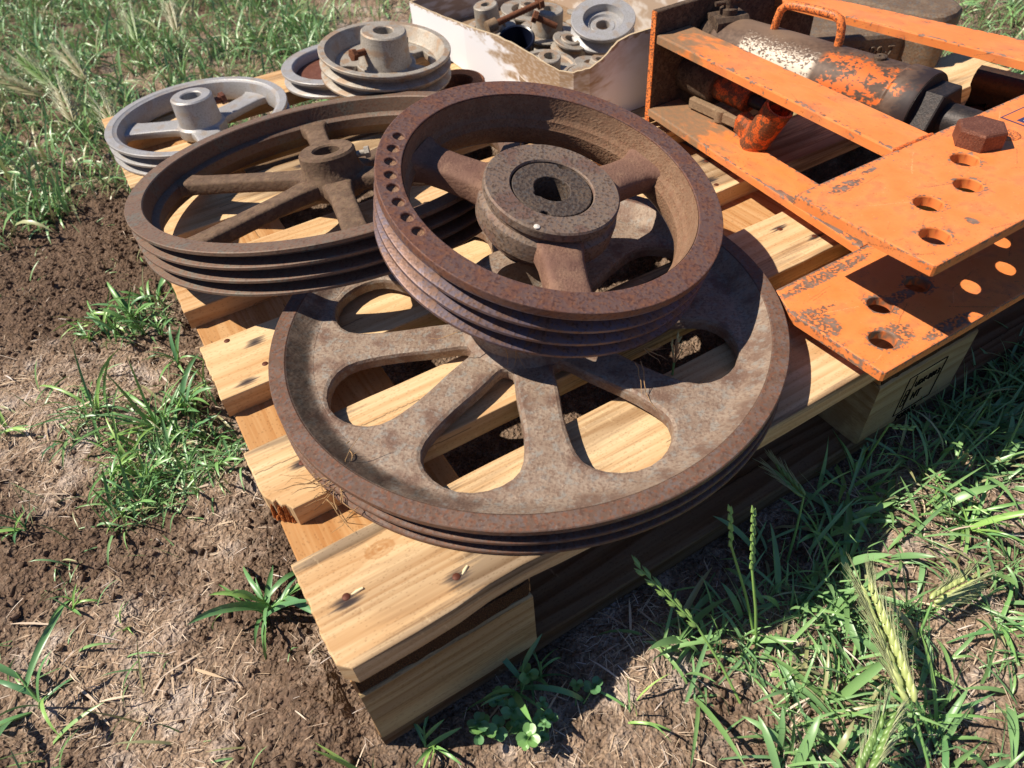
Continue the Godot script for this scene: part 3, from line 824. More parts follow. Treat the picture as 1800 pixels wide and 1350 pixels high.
func grey_pulleys() -> void:
	# three-spoke galvanised pulley, two grooves
	var t := thing("grey_pulley", "clean silver grey three-spoke pulley at the left back edge of the pallet", "pulley wheel", Transform3D(Basis(), Vector3(0.1116, 0.001, -0.7765)), "grey pulleys")
	var mb := MB.new()
	var pr := grooves(0.1147, 0.0285, 2, 0.0034, 0.011, 0.0044)
	pr.append_array([Vector2(0.103, 0), Vector2(0.0975, 0.004), Vector2(0.0965, 0.013), Vector2(0.1005, 0.0265), Vector2(0.1045, 0.0277), Vector2(0.1055, 0.0285)])
	mb.lathe(pr, 112)
	part("rim", mb.mesh(), M.galv, t)
	for k in 3:
		mb = MB.new()
		spoke(mb, deg_to_rad(-27.0 + 118.0 * k), [[0.02, 0.02, 0.0055, 0.0105], [0.032, 0.0165, 0.0052, 0.0105], [0.06, 0.0155, 0.005, 0.01], [0.085, 0.0165, 0.005, 0.0098], [0.093, 0.0195, 0.0053, 0.0098], [0.0985, 0.0255, 0.0056, 0.0098]], 0.32)
		part("spoke", mb.mesh(), M.galv, t)
	mb = MB.new()
	mb.lathe([Vector2(0.0125, 0.003), Vector2(0.0125, 0.05), Vector2(0.0138, 0.0512), Vector2(0.0238, 0.0512), Vector2(0.0258, 0.0495), Vector2(0.0268, 0.025), Vector2(0.0275, 0.018), Vector2(0.0305, 0.0155), Vector2(0.031, 0.005), Vector2(0.03, 0.003)], 56)
	part("hub", mb.mesh(), M.galv, t)
	hex_bolt(t, "set_screw", Vector3(0.0245, 0.034, -0.006), Vector3(0.96, 0.02, -0.2), 0.0042, 0.010, 0.006, M.bolt)

	# pulley under the dusty one
	t = thing("dull_pulley", "dull grey single-groove pulley with dark web half under the dusty pulley", "pulley wheel", Transform3D(Basis(), Vector3(0.3295, 0.001, -0.8388)), "grey pulleys")
	mb = MB.new()
	pr = grooves(0.0835, 0.0215, 1, 0.0042, 0.012, 0.0045)
	pr.append_array([Vector2(0.07, 0), Vector2(0.066, 0.004), Vector2(0.0655, 0.017), Vector2(0.0675, 0.0208), Vector2(0.0685, 0.0215)])
	mb.lathe(pr, 96)
	part("rim", mb.mesh(), M.galv, t)
	mb = MB.new()
	mb.lathe([Vector2(0.0001, 0.003), Vector2(0.0665, 0.003), Vector2(0.0665, 0.008), Vector2(0.022, 0.009), Vector2(0.02, 0.011), Vector2(0.0195, 0.02), Vector2(0.011, 0.0205), Vector2(0.011, 0.012), Vector2(0.0001, 0.012)], 64)
	part("web", mb.mesh(), M.bolt, t)

	# dusty pulley on top of it
	var n5 := Vector3(0.073, 0.9928, 0.0948)
	t = thing("dusty_pulley", "dusty pale grey two-groove pulley with tall hub, over the dull pulley beside the box", "pulley wheel", axis_up(n5, Vector3(0.3516, 0.0743, -0.6974) - n5 * 0.0344), "grey pulleys")
	mb = MB.new()
	pr = grooves(0.0846, 0.0344, 2, 0.0036, 0.011, 0.0042)
	pr.append_array([Vector2(0.072, 0), Vector2(0.066, 0.006), Vector2(0.0655, 0.017), Vector2(0.068, 0.0195), Vector2(0.0745, 0.0322), Vector2(0.0765, 0.0344)])
	mb.lathe(pr, 104)
	part("rim", mb.mesh(), M.galv_dusty, t)
	mb = MB.new()
	var holes: Array = []
	for a0 in [165.0, 15.0, -75.0]:
		var h := PackedVector2Array()
		for k in 9:
			h.append(Vector2.from_angle(deg_to_rad(a0 - 25.0 + 50.0 * k / 8.0)) * 0.0585)
		for k in 5:
			h.append(Vector2.from_angle(deg_to_rad(a0 + 22.0 - 44.0 * k / 4.0)) * 0.039)
		holes.append(h)
	mb.prism(circle(Vector2.ZERO, 0.0664, 80), holes, 0.008, 0.0165, 0.0012)
	part("web", mb.mesh(), M.galv_dusty, t)
	mb = MB.new()
	mb.lathe([Vector2(0.012, 0.006), Vector2(0.012, 0.0545), Vector2(0.0132, 0.0556), Vector2(0.027, 0.0556), Vector2(0.0288, 0.054), Vector2(0.0318, 0.021), Vector2(0.034, 0.017), Vector2(0.034, 0.006)], 56)
	part("hub", mb.mesh(), M.galv_dusty, t)
	hex_bolt(t, "set_screw", Vector3(-0.027, 0.036, 0.005), Vector3(-0.97, 0.02, 0.22), 0.0042, 0.017, 0.006, M.rust)
	mb = MB.new()
	mb.lathe([Vector2(0.0001, 0), Vector2(0.0042, 0), Vector2(0.004, 0.0006), Vector2(0.0001, 0.0006)], 14)
	part("screw_hole", mb.mesh(), M.hole, t, axis_up(Vector3(0.93, 0, 0.36), Vector3(0.0277, 0.042, 0.0107)))

	# small rusty ring behind
	t = thing("rusty_ring", "small rusty steel ring lying between the dusty pulley and the white box", "ring", Transform3D(Basis(), Vector3(0.4335, 0.001, -0.672)))
	mb = MB.new()
	mb.lathe([Vector2(0.022, 0), Vector2(0.022, 0.012), Vector2(0.024, 0.016), Vector2(0.038, 0.017), Vector2(0.04, 0.015), Vector2(0.04, 0)], 48)
	part("ring_body", mb.mesh(), M.rust, t)

func small_pulley(label: String, at: Vector3, nrm: Vector3, R: float, thick: float, hub_r: float, hub_h: float, bore: float, groove: bool, m: Material) -> Node3D:
	var t := thing("small_pulley", label, "pulley wheel", axis_up(nrm, at), "pulleys heaped in the white box")
	var mb := MB.new()
	var pr: Array
	if groove:
		pr = grooves(R, thick, 1, thick * 0.2, R * 0.26)
		pr.append_array([Vector2(R * 0.55, 0), Vector2(R * 0.55, thick * 0.5), Vector2(R * 0.6, thick * 0.62), Vector2(R * 0.63, thick)])
	else:
		pr = [Vector2(R * 0.98, thick), Vector2(R, thick * 0.9), Vector2(R, thick * 0.1), Vector2(R * 0.97, 0), Vector2(R * 0.5, 0), Vector2(R * 0.5, thick * 0.6), Vector2(R * 0.8, thick * 0.7), Vector2(R * 0.85, thick)]
	mb.lathe(pr, 56)
	part("rim", mb.mesh(), m, t)
	mb = MB.new()
	mb.lathe([Vector2(bore, 0.001), Vector2(bore, hub_h), Vector2(hub_r * 0.93, hub_h), Vector2(hub_r, hub_h - hub_r * 0.07), Vector2(hub_r * 1.12, thick * 0.62), Vector2(R * 0.7, thick * 0.6), Vector2(R * 0.7, 0.001)], 40)
	part("hub", mb.mesh(), m, t)
	return t

func box_with_pulleys() -> void:
	var per := [[0.735, -0.93, 0.07], [0.60, -0.932, 0.055], [0.487, -0.922, 0.047], [0.482, -0.82, 0.056], [0.478, -0.72, 0.066], [0.485, -0.65, 0.0695], [0.490, -0.60, 0.069], [0.494, -0.55, 0.064], [0.499, -0.515, 0.0605], [0.508, -0.498, 0.061], [0.524, -0.487, 0.065], [0.538, -0.482, 0.0735], [0.548, -0.480, 0.082], [0.558, -0.479, 0.0895], [0.578, -0.478, 0.094], [0.615, -0.478, 0.093], [0.70, -0.478, 0.098], [0.735, -0.50, 0.10], [0.738, -0.70, 0.10]]
	var pts: Array = []
	for i in per.size():
		var a: Array = per[i]
		var b: Array = per[(i + 1) % per.size()]
		for k in 4:
			var f := k / 4.0
			pts.append(Vector3(lerpf(a[0], b[0], f), lerpf(a[2], b[2], f) + rn.randf_range(-0.0006, 0.0006), lerpf(a[1], b[1], f)))
	pts.append(pts[0])
	var t := thing("plastic_box", "cut-down white plastic container, mud stained, full of small grey pulleys", "container", Transform3D(Basis(), Vector3(0, 0.001, 0)))
	var mid := Vector3(0.61, 0, -0.7)
	var total := 0.0
	var at := [0.0]
	for i in pts.size() - 1:
		total += Vector2(pts[i].x - pts[i + 1].x, pts[i].z - pts[i + 1].z).length()
		at.append(total)
	for side in 2:
		var mb := MB.new()
		var rows: Array = []
		var uvr: Array = []
		for i in pts.size():
			var p: Vector3 = pts[i]
			var inw := Vector3(mid.x - p.x, 0, mid.z - p.z).normalized() * (0.0032 if side else 0.0)
			var row: Array = []
			for j in 5:
				row.append(Vector3(p.x, p.y * j / 4.0, p.z) + inw)
			rows.append(row)
		for i in rows.size() - 1:
			for j in 4:
				var nr: Vector3 = (rows[i + 1][j] - rows[i][j]).cross(Vector3.UP).normalized()
				if nr.dot(rows[i][j] - mid) < 0.0:
					nr = -nr
				if side == 1:
					nr = -nr
				var u0: float = at[i] / total
				var u1: float = at[i + 1] / total
				mb.quad(rows[i][j], rows[i + 1][j], rows[i + 1][j + 1], rows[i][j + 1], nr, nr, nr, nr, Vector2(u0, j / 4.0), Vector2(u1, j / 4.0), Vector2(u1, (j + 1) / 4.0), Vector2(u0, (j + 1) / 4.0))
		if side == 1:
			part("inner_wall", mb.mesh(), M.box_in, t)
		else:
			part("outer_wall", mb.mesh(), M.box_out, t)
	var mr := MB.new()
	for i in pts.size() - 1:
		var p: Vector3 = pts[i]
		var q: Vector3 = pts[i + 1]
		var pi := p + Vector3(mid.x - p.x, 0, mid.z - p.z).normalized() * 0.0032
		var qi := q + Vector3(mid.x - q.x, 0, mid.z - q.z).normalized() * 0.0032
		mr.quad(p, q, qi, pi, Vector3.UP, Vector3.UP, Vector3.UP, Vector3.UP)
	part("cut_rim", mr.mesh(), plain("frayed_plastic_rim", Color(0.74, 0.66, 0.54), 0.8), t)
	var mf := MB.new()
	mf.block(Vector3(0.487, 0.0, -0.922), Vector3(0.733, 0.003, -0.484), 0.0005)
	part("floor", mf.mesh(), M.dust_grey, t)
	var g: Material = M.galv_dusty
	var lb := "small pulley in the white box "
	var a := small_pulley("grey pulley with tall tapered hub, leftmost in the white box", Vector3(0.548, 0.020, -0.775), Vector3(-0.12, 1, 0.05), 0.040, 0.013, 0.0175, 0.047, 0.0065, true, g)
	var b := small_pulley("grey pulley with the long rusty bolt lying against its hub, in the white box", Vector3(0.598, 0.022, -0.700), Vector3(0.05, 1, 0.16), 0.040, 0.015, 0.0205, 0.046, 0.008, true, g)
	small_pulley("largest pulley in the white box, tilted, with stepped dish face", Vector3(0.640, 0.044, -0.620), Vector3(-0.18, 0.95, 0.28), 0.0435, 0.024, 0.017, 0.013, 0.0095, true, M.galv)
	small_pulley("pale dusty pulley with offset hub behind the dip of the white box wall", Vector3(0.532, 0.026, -0.593), Vector3(-0.02, 0.96, 0.24), 0.042, 0.008, 0.0148, 0.025, 0.0075, false, g)
	small_pulley("cup shaped grey collar with a rusty bolt in it, in the white box", Vector3(0.590, 0.028, -0.632), Vector3(0.16, 0.95, 0.24), 0.0245, 0.017, 0.014, 0.019, 0.0085, true, g)
	small_pulley("flat pale disc with centre hole nearest the front corner of the white box", Vector3(0.545, 0.034, -0.532), Vector3(-0.06, 0.95, 0.2), 0.0265, 0.006, 0.0195, 0.009, 0.0068, false, g)
	small_pulley("grey pulley half hidden under the disc at the front of the white box", Vector3(0.578, 0.026, -0.545), Vector3(0.22, 0.95, 0.1), 0.034, 0.012, 0.014, 0.02, 0.008, true, g)
	small_pulley("dusty pulley at the bottom right of the white box heap", Vector3(0.660, 0.012, -0.530), Vector3(-0.1, 1, 0.1), 0.038, 0.018, 0.015, 0.024, 0.009, true, g)
	small_pulley("dusty pulley behind the largest pulley in the white box", Vector3(0.690, 0.02, -0.71), Vector3(0.2, 1, -0.1), 0.042, 0.018, 0.016, 0.026, 0.009, true, g)
	small_pulley("pulley at the back of the white box", Vector3(0.63, 0.016, -0.80), Vector3(0.1, 1, 0.1), 0.044, 0.018, 0.016, 0.026, 0.009, true, g)
	small_pulley("pulley at the bottom of the white box, under the navy cup", Vector3(0.535, 0.006, -0.68), Vector3(0.04, 1, 0.0), 0.038, 0.014, 0.014, 0.017, 0.008, true, g)
	var t2 := thing("navy_cup", "dark navy plastic cup among the pulleys, under the long rusty bolt", "cup", axis_up(Vector3(-0.25, 0.93, 0.3), Vector3(0.532, 0.026, -0.668)))
	var mb := MB.new()
	mb.lathe([Vector2(0.018, 0), Vector2(0.0225, 0.03), Vector2(0.0245, 0.031), Vector2(0.026, 0.029), Vector2(0.021, 0.0), Vector2(0.0001, -0.003), Vector2(0.0001, 0.002)], 40, true)
	part("cup_wall", mb.mesh(), M.navy, t2)
	for q in [["long rusty bolt with nut lying across the heap in the white box", Vector3(0.506, 0.067, -0.690), Vector3(0.581, 0.079, -0.688), 0.0042], ["short rusty bolt sticking out of a collar in the white box", Vector3(0.588, 0.056, -0.655), Vector3(0.565, 0.069, -0.671), 0.0040]]:
		var p0: Vector3 = q[1]
		var p1: Vector3 = q[2]
		var d := (p1 - p0).normalized()
		var tb := thing("rusty_bolt", q[0], "bolt", Transform3D(Basis(), p0), "rusty bolts in the white box")
		mb = MB.new()
		var ps: Array = []
		var rs: Array = []
		for k in 33:
			ps.append((p1 - p0) * (k / 32.0))
			rs.append(q[3] * (1.0 + (0.07 if k % 2 else -0.05) + rn.randf_range(-0.03, 0.03)))
		mb.tube(ps, rs, 10)
		part("shank", mb.mesh(), M.rust, tb)
		mb = MB.new()
		mb.xf = axis_up(d, p1 - p0 - d * 0.002)
		mb.prism(circle(Vector2.ZERO, q[3] * 2.0, 6), [], 0, q[3] * 1.7, 0.0006)
		part("head", mb.mesh(), M.rust, tb)
		if q[3] > 0.0041:
			mb = MB.new()
			mb.xf = axis_up(d, -d * 0.008)
			mb.lathe([Vector2(0.0001, 0), Vector2(0.0082, 0), Vector2(0.0082, 0.0145), Vector2(0.0001, 0.0145)], 20)
			part("end_cap", mb.mesh(), M.dust_grey, tb)

# ------------------------------------------------------------------ pallet
func board_uv(z0: float, thick: float, shift: float) -> Callable:
	return func(p: Vector3, m: Vector3) -> Vector2:
		if absf(m.x) > 0.8:
			return Vector2((p.z - z0) * 0.03 + shift + 0.5, (p.z - z0) / 0.12)
		var v := p.z - z0
		if m.z > 0.6:
			v = p.z - z0 + (-p.y)
		elif m.z < -0.6:
			v = p.y
		return Vector2(p.x / 1.04 + shift, v / 0.12)

func pallet() -> void:
	var t := thing("wooden_pallet", "pale pine pallet on the ground, holding the pulleys and the orange bender", "pallet")
	var L := 1.032
	# deck boards: [z front, z back, texture, uv shift, x end]
	var boards := [[0.0, -0.088, 0, 0.0], [-0.130, -0.2015, 1, 0.0], [-0.2677, -0.346, 2, 0.0], [-0.405, -0.487, 3, 0.0], [-0.548, -0.632, 2, 0.37], [-0.69, -0.772, 1, 0.41], [-0.838, -0.925, 3, 0.3]]
	for i in boards.size():
		var b: Array = boards[i]
		var mb := MB.new()
		mb.uf = board_uv(b[1], 0.02, b[3])
		var out := PackedVector2Array()
		var zf: float = b[0]
		var zb: float = b[1]
		var n := 40
		# left end, front edge, right end, back edge with small waviness
		if i == 0:
			out.append_array(pv([0.0, -0.020, 0.0012, -0.0075, 0.0085, 0.0]))
		elif i == 1:
			out.append_array(pv([0.0, -0.160, 0.0015, -0.1515, 0.0035, -0.148, 0.005, -0.1435, 0.0075, -0.1445, 0.0095, -0.138, 0.0125, -0.1365, 0.0155, zf]))
		else:
			out.append(Vector2(0.0, zf))
		for k in range(2, n):
			var x := L * k / n
			var w := rn.randf_range(-0.0005, 0.0005)
			if i == 0 and k >= 3 and k <= 6:
				w -= [0.001, 0.0035, 0.004, 0.0015][k - 3]
			out.append(Vector2(x, zf + w))
		out.append(Vector2(L, zf))
		out.append(Vector2(L + rn.randf_range(-0.004, 0.004), zb))
		for k in range(n - 1, 0, -1):
			out.append(Vector2(L * k / n, zb + rn.randf_range(-0.0005, 0.0005)))
		out.append(Vector2(rn.randf_range(-0.001, 0.0008), zb))
		# rough sawn left end
		var zs := zb + 0.004
		var lim := -0.022 if i == 0 else (-0.163 if i == 1 else zf - 0.004)
		while zs < lim:
			out.append(Vector2(rn.randf_range(-0.0007, 0.0007), zs))
			zs += 0.004
		mb.prism(out, [], -0.02, 0.0, 0.0011)
		part("deck_board", mb.mesh(), M.board[b[2]], t)
	# splintered wood where the second board is broken
	var sp := MB.new()
	for k in 22:
		var x := rn.randf_range(0.001, 0.0145)
		var z := lerpf(-0.150, -0.137, x / 0.015) + rn.randf_range(-0.001, 0.004)
		var h := rn.randf_range(0.004, 0.019)
		sp.tube([Vector3(x, -0.0198, z), Vector3(x + 0.0006, -0.0198 + h * 0.6, z - 0.0005), Vector3(x + rn.randf_range(-0.001, 0.002), -0.0198 + h, z + 0.0008)], [0.0018, 0.0014, 0.0003], 5)
	part("splintered_end", sp.mesh(), M.splinter, t)
	# stringer boards run front to back under the deck
	for s in [[0.0035, 0.132], [0.478, 0.607], [0.902, 1.029]]:
		var mb := MB.new()
		mb.block(Vector3(0.004, -0.0395, s[0]), Vector3(0.921, -0.0203, s[1]), 0.0012, 24, 0.0003, rn)
		part("stringer_board", mb.mesh(), M.timber, t, Transform3D(Basis(Vector3(0, 0, -1), Vector3.UP, Vector3(1, 0, 0)), Vector3.ZERO))
		var mk := MB.new()
		mk.block(Vector3(s[0] + 0.003, -0.0392, -0.0042), Vector3(s[1] - 0.002, -0.0212, -0.0022), 0.0006, 20, 0.0007, rn)
		part("bark_edge", mk.mesh(), M.bark, t)
	for s in [[0.0045, 0.132], [0.479, 0.607], [0.903, 1.028]]:
		for z in [-0.0012, -0.41, -0.82]:
			var mb := MB.new()
			mb.block(Vector3(s[0], -0.1155, z - 0.098), Vector3(s[1], -0.0405, z), 0.0016, 6, 0.0003, rn)
			part("block", mb.mesh(), M.block, t)
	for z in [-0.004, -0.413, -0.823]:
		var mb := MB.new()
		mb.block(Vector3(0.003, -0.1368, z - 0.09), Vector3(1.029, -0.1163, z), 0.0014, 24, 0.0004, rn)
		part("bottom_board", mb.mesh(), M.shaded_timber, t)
	# nails and the flayed holes round them
	for p in [[0.0225, -0.0455], [0.088, -0.0195], [0.024, -0.340], [0.552, -0.152], [0.544, -0.280], [0.044, -0.290], [0.57, -0.325], [0.535, -0.18], [0.035, -0.1665]]:
		var mb := MB.new()
		mb.xf.origin = Vector3(p[0], 0.0002, p[1])
		mb.lathe([Vector2(0.0027, 0.0), Vector2(0.0024, 0.0003), Vector2(0.0001, 0.0004)], 16, false, -1.0)
		part("nail", mb.mesh(), M.nail, t)
	for p in [[0.0295, -0.0452, 0.0075, -0.06], [0.0945, -0.0205, 0.006, 0.5]]:
		var mb := MB.new()
		var d := Vector3(cos(p[3]), 0.12, -sin(p[3]))
		mb.tube([Vector3(p[0], 0.0001, p[1]) - d * p[2] * 0.5, Vector3(p[0], 0.0002, p[1]), Vector3(p[0], 0.0002, p[1]) + d * p[2] * 0.6], [0.0004, 0.0013, 0.0009], 6)
		part("raised_splinter", mb.mesh(), plain("fresh_wood", Color(0.9, 0.82, 0.66), 0.8), t)
	# ink stamp on the middle block
	var st := MB.new()
	for q in [[0.5215, -0.054, 0.5725, -0.0535], [0.5215, -0.1035, 0.5725, -0.103], [0.5215, -0.103, 0.5221, -0.054], [0.5719, -0.103, 0.5725, -0.054], [0.5322, -0.1005, 0.5327, -0.056], [0.5255, -0.072, 0.5305, -0.0715], [0.5255, -0.079, 0.5305, -0.0785], [0.5255, -0.086, 0.5305, -0.0855], [0.5255, -0.093, 0.5305, -0.0925], [0.5255, -0.0925, 0.526, -0.072], [0.53, -0.0925, 0.5305, -0.072]]:
		st.block(Vector3(q[0], q[1], -0.0010), Vector3(q[2], q[3], -0.0003), 0.0001)
	part("stamp_frame", st.mesh(), M.ink, t)
	var font := SystemFont.new()
	font.font_names = PackedStringArray(["Droid Sans"])
	font.font_weight = 400
	for q in [["UDK-8013", 0.0525, 0.5523, -0.0712, 9.6], ["HT", 0.0, 0.5445, -0.0885, 13.0], ["FOR280", 0.0, 0.5425, -0.1125, 10.0]]:
		var tm := TextMesh.new()
		tm.text = q[0]
		tm.font = font
		tm.font_size = 32
		tm.pixel_size = q[4] / 32.0 * 0.001
		tm.depth = 0.0008
		part("stamp_lettering", tm, M.ink, t, Transform3D(Basis().scaled(Vector3(0.8, 1, 1)), Vector3(q[2], q[3] + 0.002, -0.0006)))

# ------------------------------------------------------------------ pipe bender
func reversed_points(p: PackedVector2Array) -> PackedVector2Array:
	var q := p.duplicate()
	q.reverse()
	return q

func plate_uv(p: Vector3, m: Vector3, x0: float, z0: float, y0: float, hs: Array) -> Vector2:
	if absf(m.y) < 0.5:
		for h in hs:
			if h.distance_to(Vector2(p.x, p.z)) < 0.0125:
				return Vector2(0.006 + (p.y - y0) * 0.4, 0.3 + (p.x - h.x) * 8.0)
		return Vector2((p.x - x0 + p.z - z0) / 0.52, 0.925 + (p.y - y0) / 0.12)
	return Vector2((p.x - x0) / 0.52, (p.z - z0) / 0.12)

func bender() -> void:
	var t := thing("pipe_bender", "orange hydraulic pipe bender lying on the right half of the pallet", "pipe bender", Transform3D(Basis(), Vector3(0, 0.0005, 0)))
	# plates
	var up_holes := [Vector2(0.5845, -0.0616), Vector2(0.5529, -0.0364), Vector2(0.5089, -0.0374), Vector2(0.4773, -0.0083)]
	var uv_up := func(p: Vector3, m: Vector3) -> Vector2: return plate_uv(p, m, 0.442, -0.1035, 0.0985, up_holes)
	var mb := MB.new()
	mb.uf = uv_up
	var holes: Array = []
	for h in [[0.5845, -0.0616], [0.5529, -0.0364], [0.5089, -0.0374], [0.4773, -0.0083]]:
		holes.append(circle(Vector2(h[0], h[1]), 0.0103, 28))
	mb.prism(pv([0.4425, -0.1035, 0.442, -0.1, 0.4465, 0.0135, 0.448, 0.0148, 0.94, 0.0138, 0.942, 0.012, 0.945, -0.1015, 0.943, -0.1035]), holes, 0.0985, 0.107, 0.0012)
	var up := part("upper_plate", mb.mesh(), M.plate_up, t)
	mb = MB.new()
	mb.cap([pv([0.944, -0.1025, 0.9395, 0.0128, 0.4475, 0.0138, 0.4435, -0.1025])] + holes.map(func(h): return Geometry2D.offset_polygon(h, 0.0004)[0]).map(func(h): return reversed_points(h)), 0.0981, Vector3.DOWN)
	part("added_dark_underside", mb.mesh(), M.dusty_black, up)  # dark sheet added below the plate to cut orange bounce light
	mb = MB.new()
	var low_holes := [Vector2(0.4883, -0.0326), Vector2(0.456, -0.0041), Vector2(0.5332, -0.0333), Vector2(0.57, -0.058)]
	mb.uf = func(p: Vector3, m: Vector3) -> Vector2: return plate_uv(p, m, 0.422, -0.0947, 0.0155, low_holes)
	holes = []
	for h in [[0.4883, -0.0326], [0.456, -0.0041], [0.5332, -0.0333], [0.57, -0.058]]:
		holes.append(circle(Vector2(h[0], h[1]), 0.0103, 28))
	mb.prism(pv([0.4365, -0.0947, 0.4345, -0.0935, 0.4232, -0.0675, 0.4228, -0.065, 0.4258, 0.0195, 0.4275, 0.0214, 0.92, 0.0225, 0.93, 0.0205, 0.93, -0.093, 0.928, -0.0947]), holes, 0.0155, 0.024, 0.0013)
	part("lower_plate", mb.mesh(), M.plate_low, t)
	# bars
	for b in [["upper_bar", [0.5745, -0.43, 0.6225, -0.4305, 0.6018, -0.1038, 0.5556, -0.1038], 0.0975, 0.1065, M.bar_a], ["upper_bar", [0.755, -0.43, 0.792, -0.43, 0.853, -0.1038, 0.798, -0.1038], 0.0975, 0.1065, M.bar_c], ["lower_bar", [0.5695, -0.43, 0.6165, -0.43, 0.5845, -0.0952, 0.5385, -0.0952], 0.0152, 0.0236, M.bar_b], ["lower_bar", [0.755, -0.43, 0.792, -0.43, 0.845, -0.0952, 0.79, -0.0952], 0.0152, 0.0236, M.bar_c]]:
		mb = MB.new()
		var q: Array = b[1]
		mb.uf = func(p: Vector3, m: Vector3) -> Vector2:
			var f := (p.z + 0.43) / 0.335
			var x0 := lerpf(q[0], q[6], f)
			var x1 := lerpf(q[2], q[4], f)
			return Vector2(clampf((p.x - x0) / (x1 - x0), 0.02, 0.98) if absf(m.y) > 0.5 else 0.80 + (p.y - b[2]) * 18.0, 0.01 + f * 0.98)
		var poly := PackedVector2Array()
		for e in [[0, 1, 6, 7], [6, 7, 4, 5], [4, 5, 2, 3], [2, 3, 0, 1]]:
			var p0 := Vector2(q[e[0]], q[e[1]])
			var p1 := Vector2(q[e[2]], q[e[3]])
			var k := 20 if absf(p1.y - p0.y) > 0.1 else 1
			for j in k:
				poly.append(p0.lerp(p1, float(j) / k))
		mb.prism(poly, [], b[2], b[3], 0.0016)
		part(b[0], mb.mesh(), b[4], t)
	# weld beads where the upper bars meet the plate
	for b in [[0.556, 0.602], [0.799, 0.852]]:
		mb = MB.new()
		var ps: Array = []
		var rs: Array = []
		for k in 26:
			ps.append(Vector3(lerpf(b[0], b[1], k / 25.0), 0.1058 + rn.randf_range(-0.0003, 0.0003), -0.1040 + rn.randf_range(-0.0005, 0.0005)))
			rs.append(0.0022 + rn.randf_range(-0.0003, 0.0004))
		mb.tube(ps, rs, 8)
		part("weld_bead", mb.mesh(), M.weld, t)
	# end plate
	mb = MB.new()
	mb.block(Vector3(0.5735, 0.004, -0.4395), Vector3(0.832, 0.131, -0.4305), 0.001, 12, 0.0002, rn)
	var ep := part("end_plate", mb.mesh(), M.dusty_black, t)
	mb = MB.new()
	mb.block(Vector3(0.5722, 0.005, -0.4388), Vector3(0.5735, 0.1302, -0.4312), 0.0004)
	part("painted_edge", mb.mesh(), M.orange_worn, ep)
	# cylinder: local y runs towards the plates
	var ax := Vector3(0.127, 0, 0.9919)
	var cb := Basis(Vector3(0.9919, 0, -0.127), ax, Vector3(0, -1, 0))
	var org := Vector3(0.6898, 0.0763, -0.1675) - ax * 0.2655
	var cx := Transform3D(cb, org)
	mb = MB.new()
	mb.uf = func(p: Vector3, _m: Vector3) -> Vector2: return Vector2(fposmod(atan2(p.z, p.x) / TAU, 1.0), clampf(p.y / 0.2655, 0.0, 1.0))
	cyl_skin(mb, [[0.030, 0.0], [0.030, 0.018], [0.0352, 0.0205], [0.0366, 0.024], [0.0366, 0.232], [0.0358, 0.2335], [0.0358, 0.236], [0.0372, 0.2375], [0.0386, 0.2395], [0.0386, 0.262], [0.0376, 0.2655]])
	var cy := part("cylinder", mb.mesh(), M.cyl, t, cx)
	mb = MB.new()
	mb.lathe([Vector2(0.0001, 0.262), Vector2(0.0374, 0.262), Vector2(0.0368, 0.2662), Vector2(0.033, 0.2668), Vector2(0.0001, 0.2668)], 48)
	part("gland_face", mb.mesh(), M.oily, cy)
	mb = MB.new()
	mb.prism(circle(Vector2.ZERO, 0.0315, 6), [], 0.2665, 0.286, 0.002)
	part("hex_nut", mb.mesh(), M.oily, cy)
	mb = MB.new()
	mb.lathe([Vector2(0.0001, 0.28), Vector2(0.0165, 0.28), Vector2(0.0165, 0.42), Vector2(0.015, 0.4215), Vector2(0.0001, 0.4215)], 40)
	part("ram", mb.mesh(), M.oily, cy)
	mb = MB.new()
	mb.lathe([Vector2(0.0001, 0), Vector2(0.0062, 0), Vector2(0.0062, 0.003), Vector2(0.0055, 0.0038), Vector2(0.0022, 0.0038), Vector2(0.0018, 0.0022), Vector2(0.0001, 0.0022)], 24)
	part("filler_plug", mb.mesh(), M.dusty_black, cy, Transform3D(Basis(Vector3(1, 0, 0), Vector3(0, 0, -1), Vector3(0, 1, 0)), Vector3(0.001, 0.208, -0.0357)))
	# carrying handle
	mb = MB.new()
	var path: Array = []
	for p in [Vector3(0.668, 0.108, -0.349), Vector3(0.668, 0.122, -0.347), Vector3(0.6685, 0.132, -0.3445), Vector3(0.6695, 0.1375, -0.339), Vector3(0.671, 0.139, -0.330), Vector3(0.674, 0.1395, -0.315), Vector3(0.6765, 0.1395, -0.297), Vector3(0.6785, 0.139, -0.2845), Vector3(0.6795, 0.1365, -0.2778), Vector3(0.68, 0.130, -0.2742), Vector3(0.68, 0.12, -0.273), Vector3(0.68, 0.108, -0.273)]:
		path.append(p)
	mb.tube(path, [0.0043], 14)
	part("handle", mb.mesh(), M.orange_worn, t)
	# valve block and release screw at the far end
	mb = MB.new()
	mb.block(Vector3(-0.019, 0.0, -0.016), Vector3(0.019, 0.03, 0.016), 0.004)
	var vb := part("valve_block", mb.mesh(), M.dusty_black, t, Transform3D(Basis(Vector3.UP, -0.3), Vector3(0.657, 0.086, -0.408)))
	mb = MB.new()
	mb.lathe([Vector2(0.0001, 0.028), Vector2(0.010, 0.028), Vector2(0.010, 0.036), Vector2(0.0062, 0.037), Vector2(0.0062, 0.048), Vector2(0.0052, 0.0495), Vector2(0.0001, 0.0495)], 20)
	mb.tube([Vector3(-0.017, 0.042, 0.0), Vector3(0.017, 0.042, 0.0)], [0.0026], 8)
	part("release_screw", mb.mesh(), M.dusty_black, vb)
	mb = MB.new()
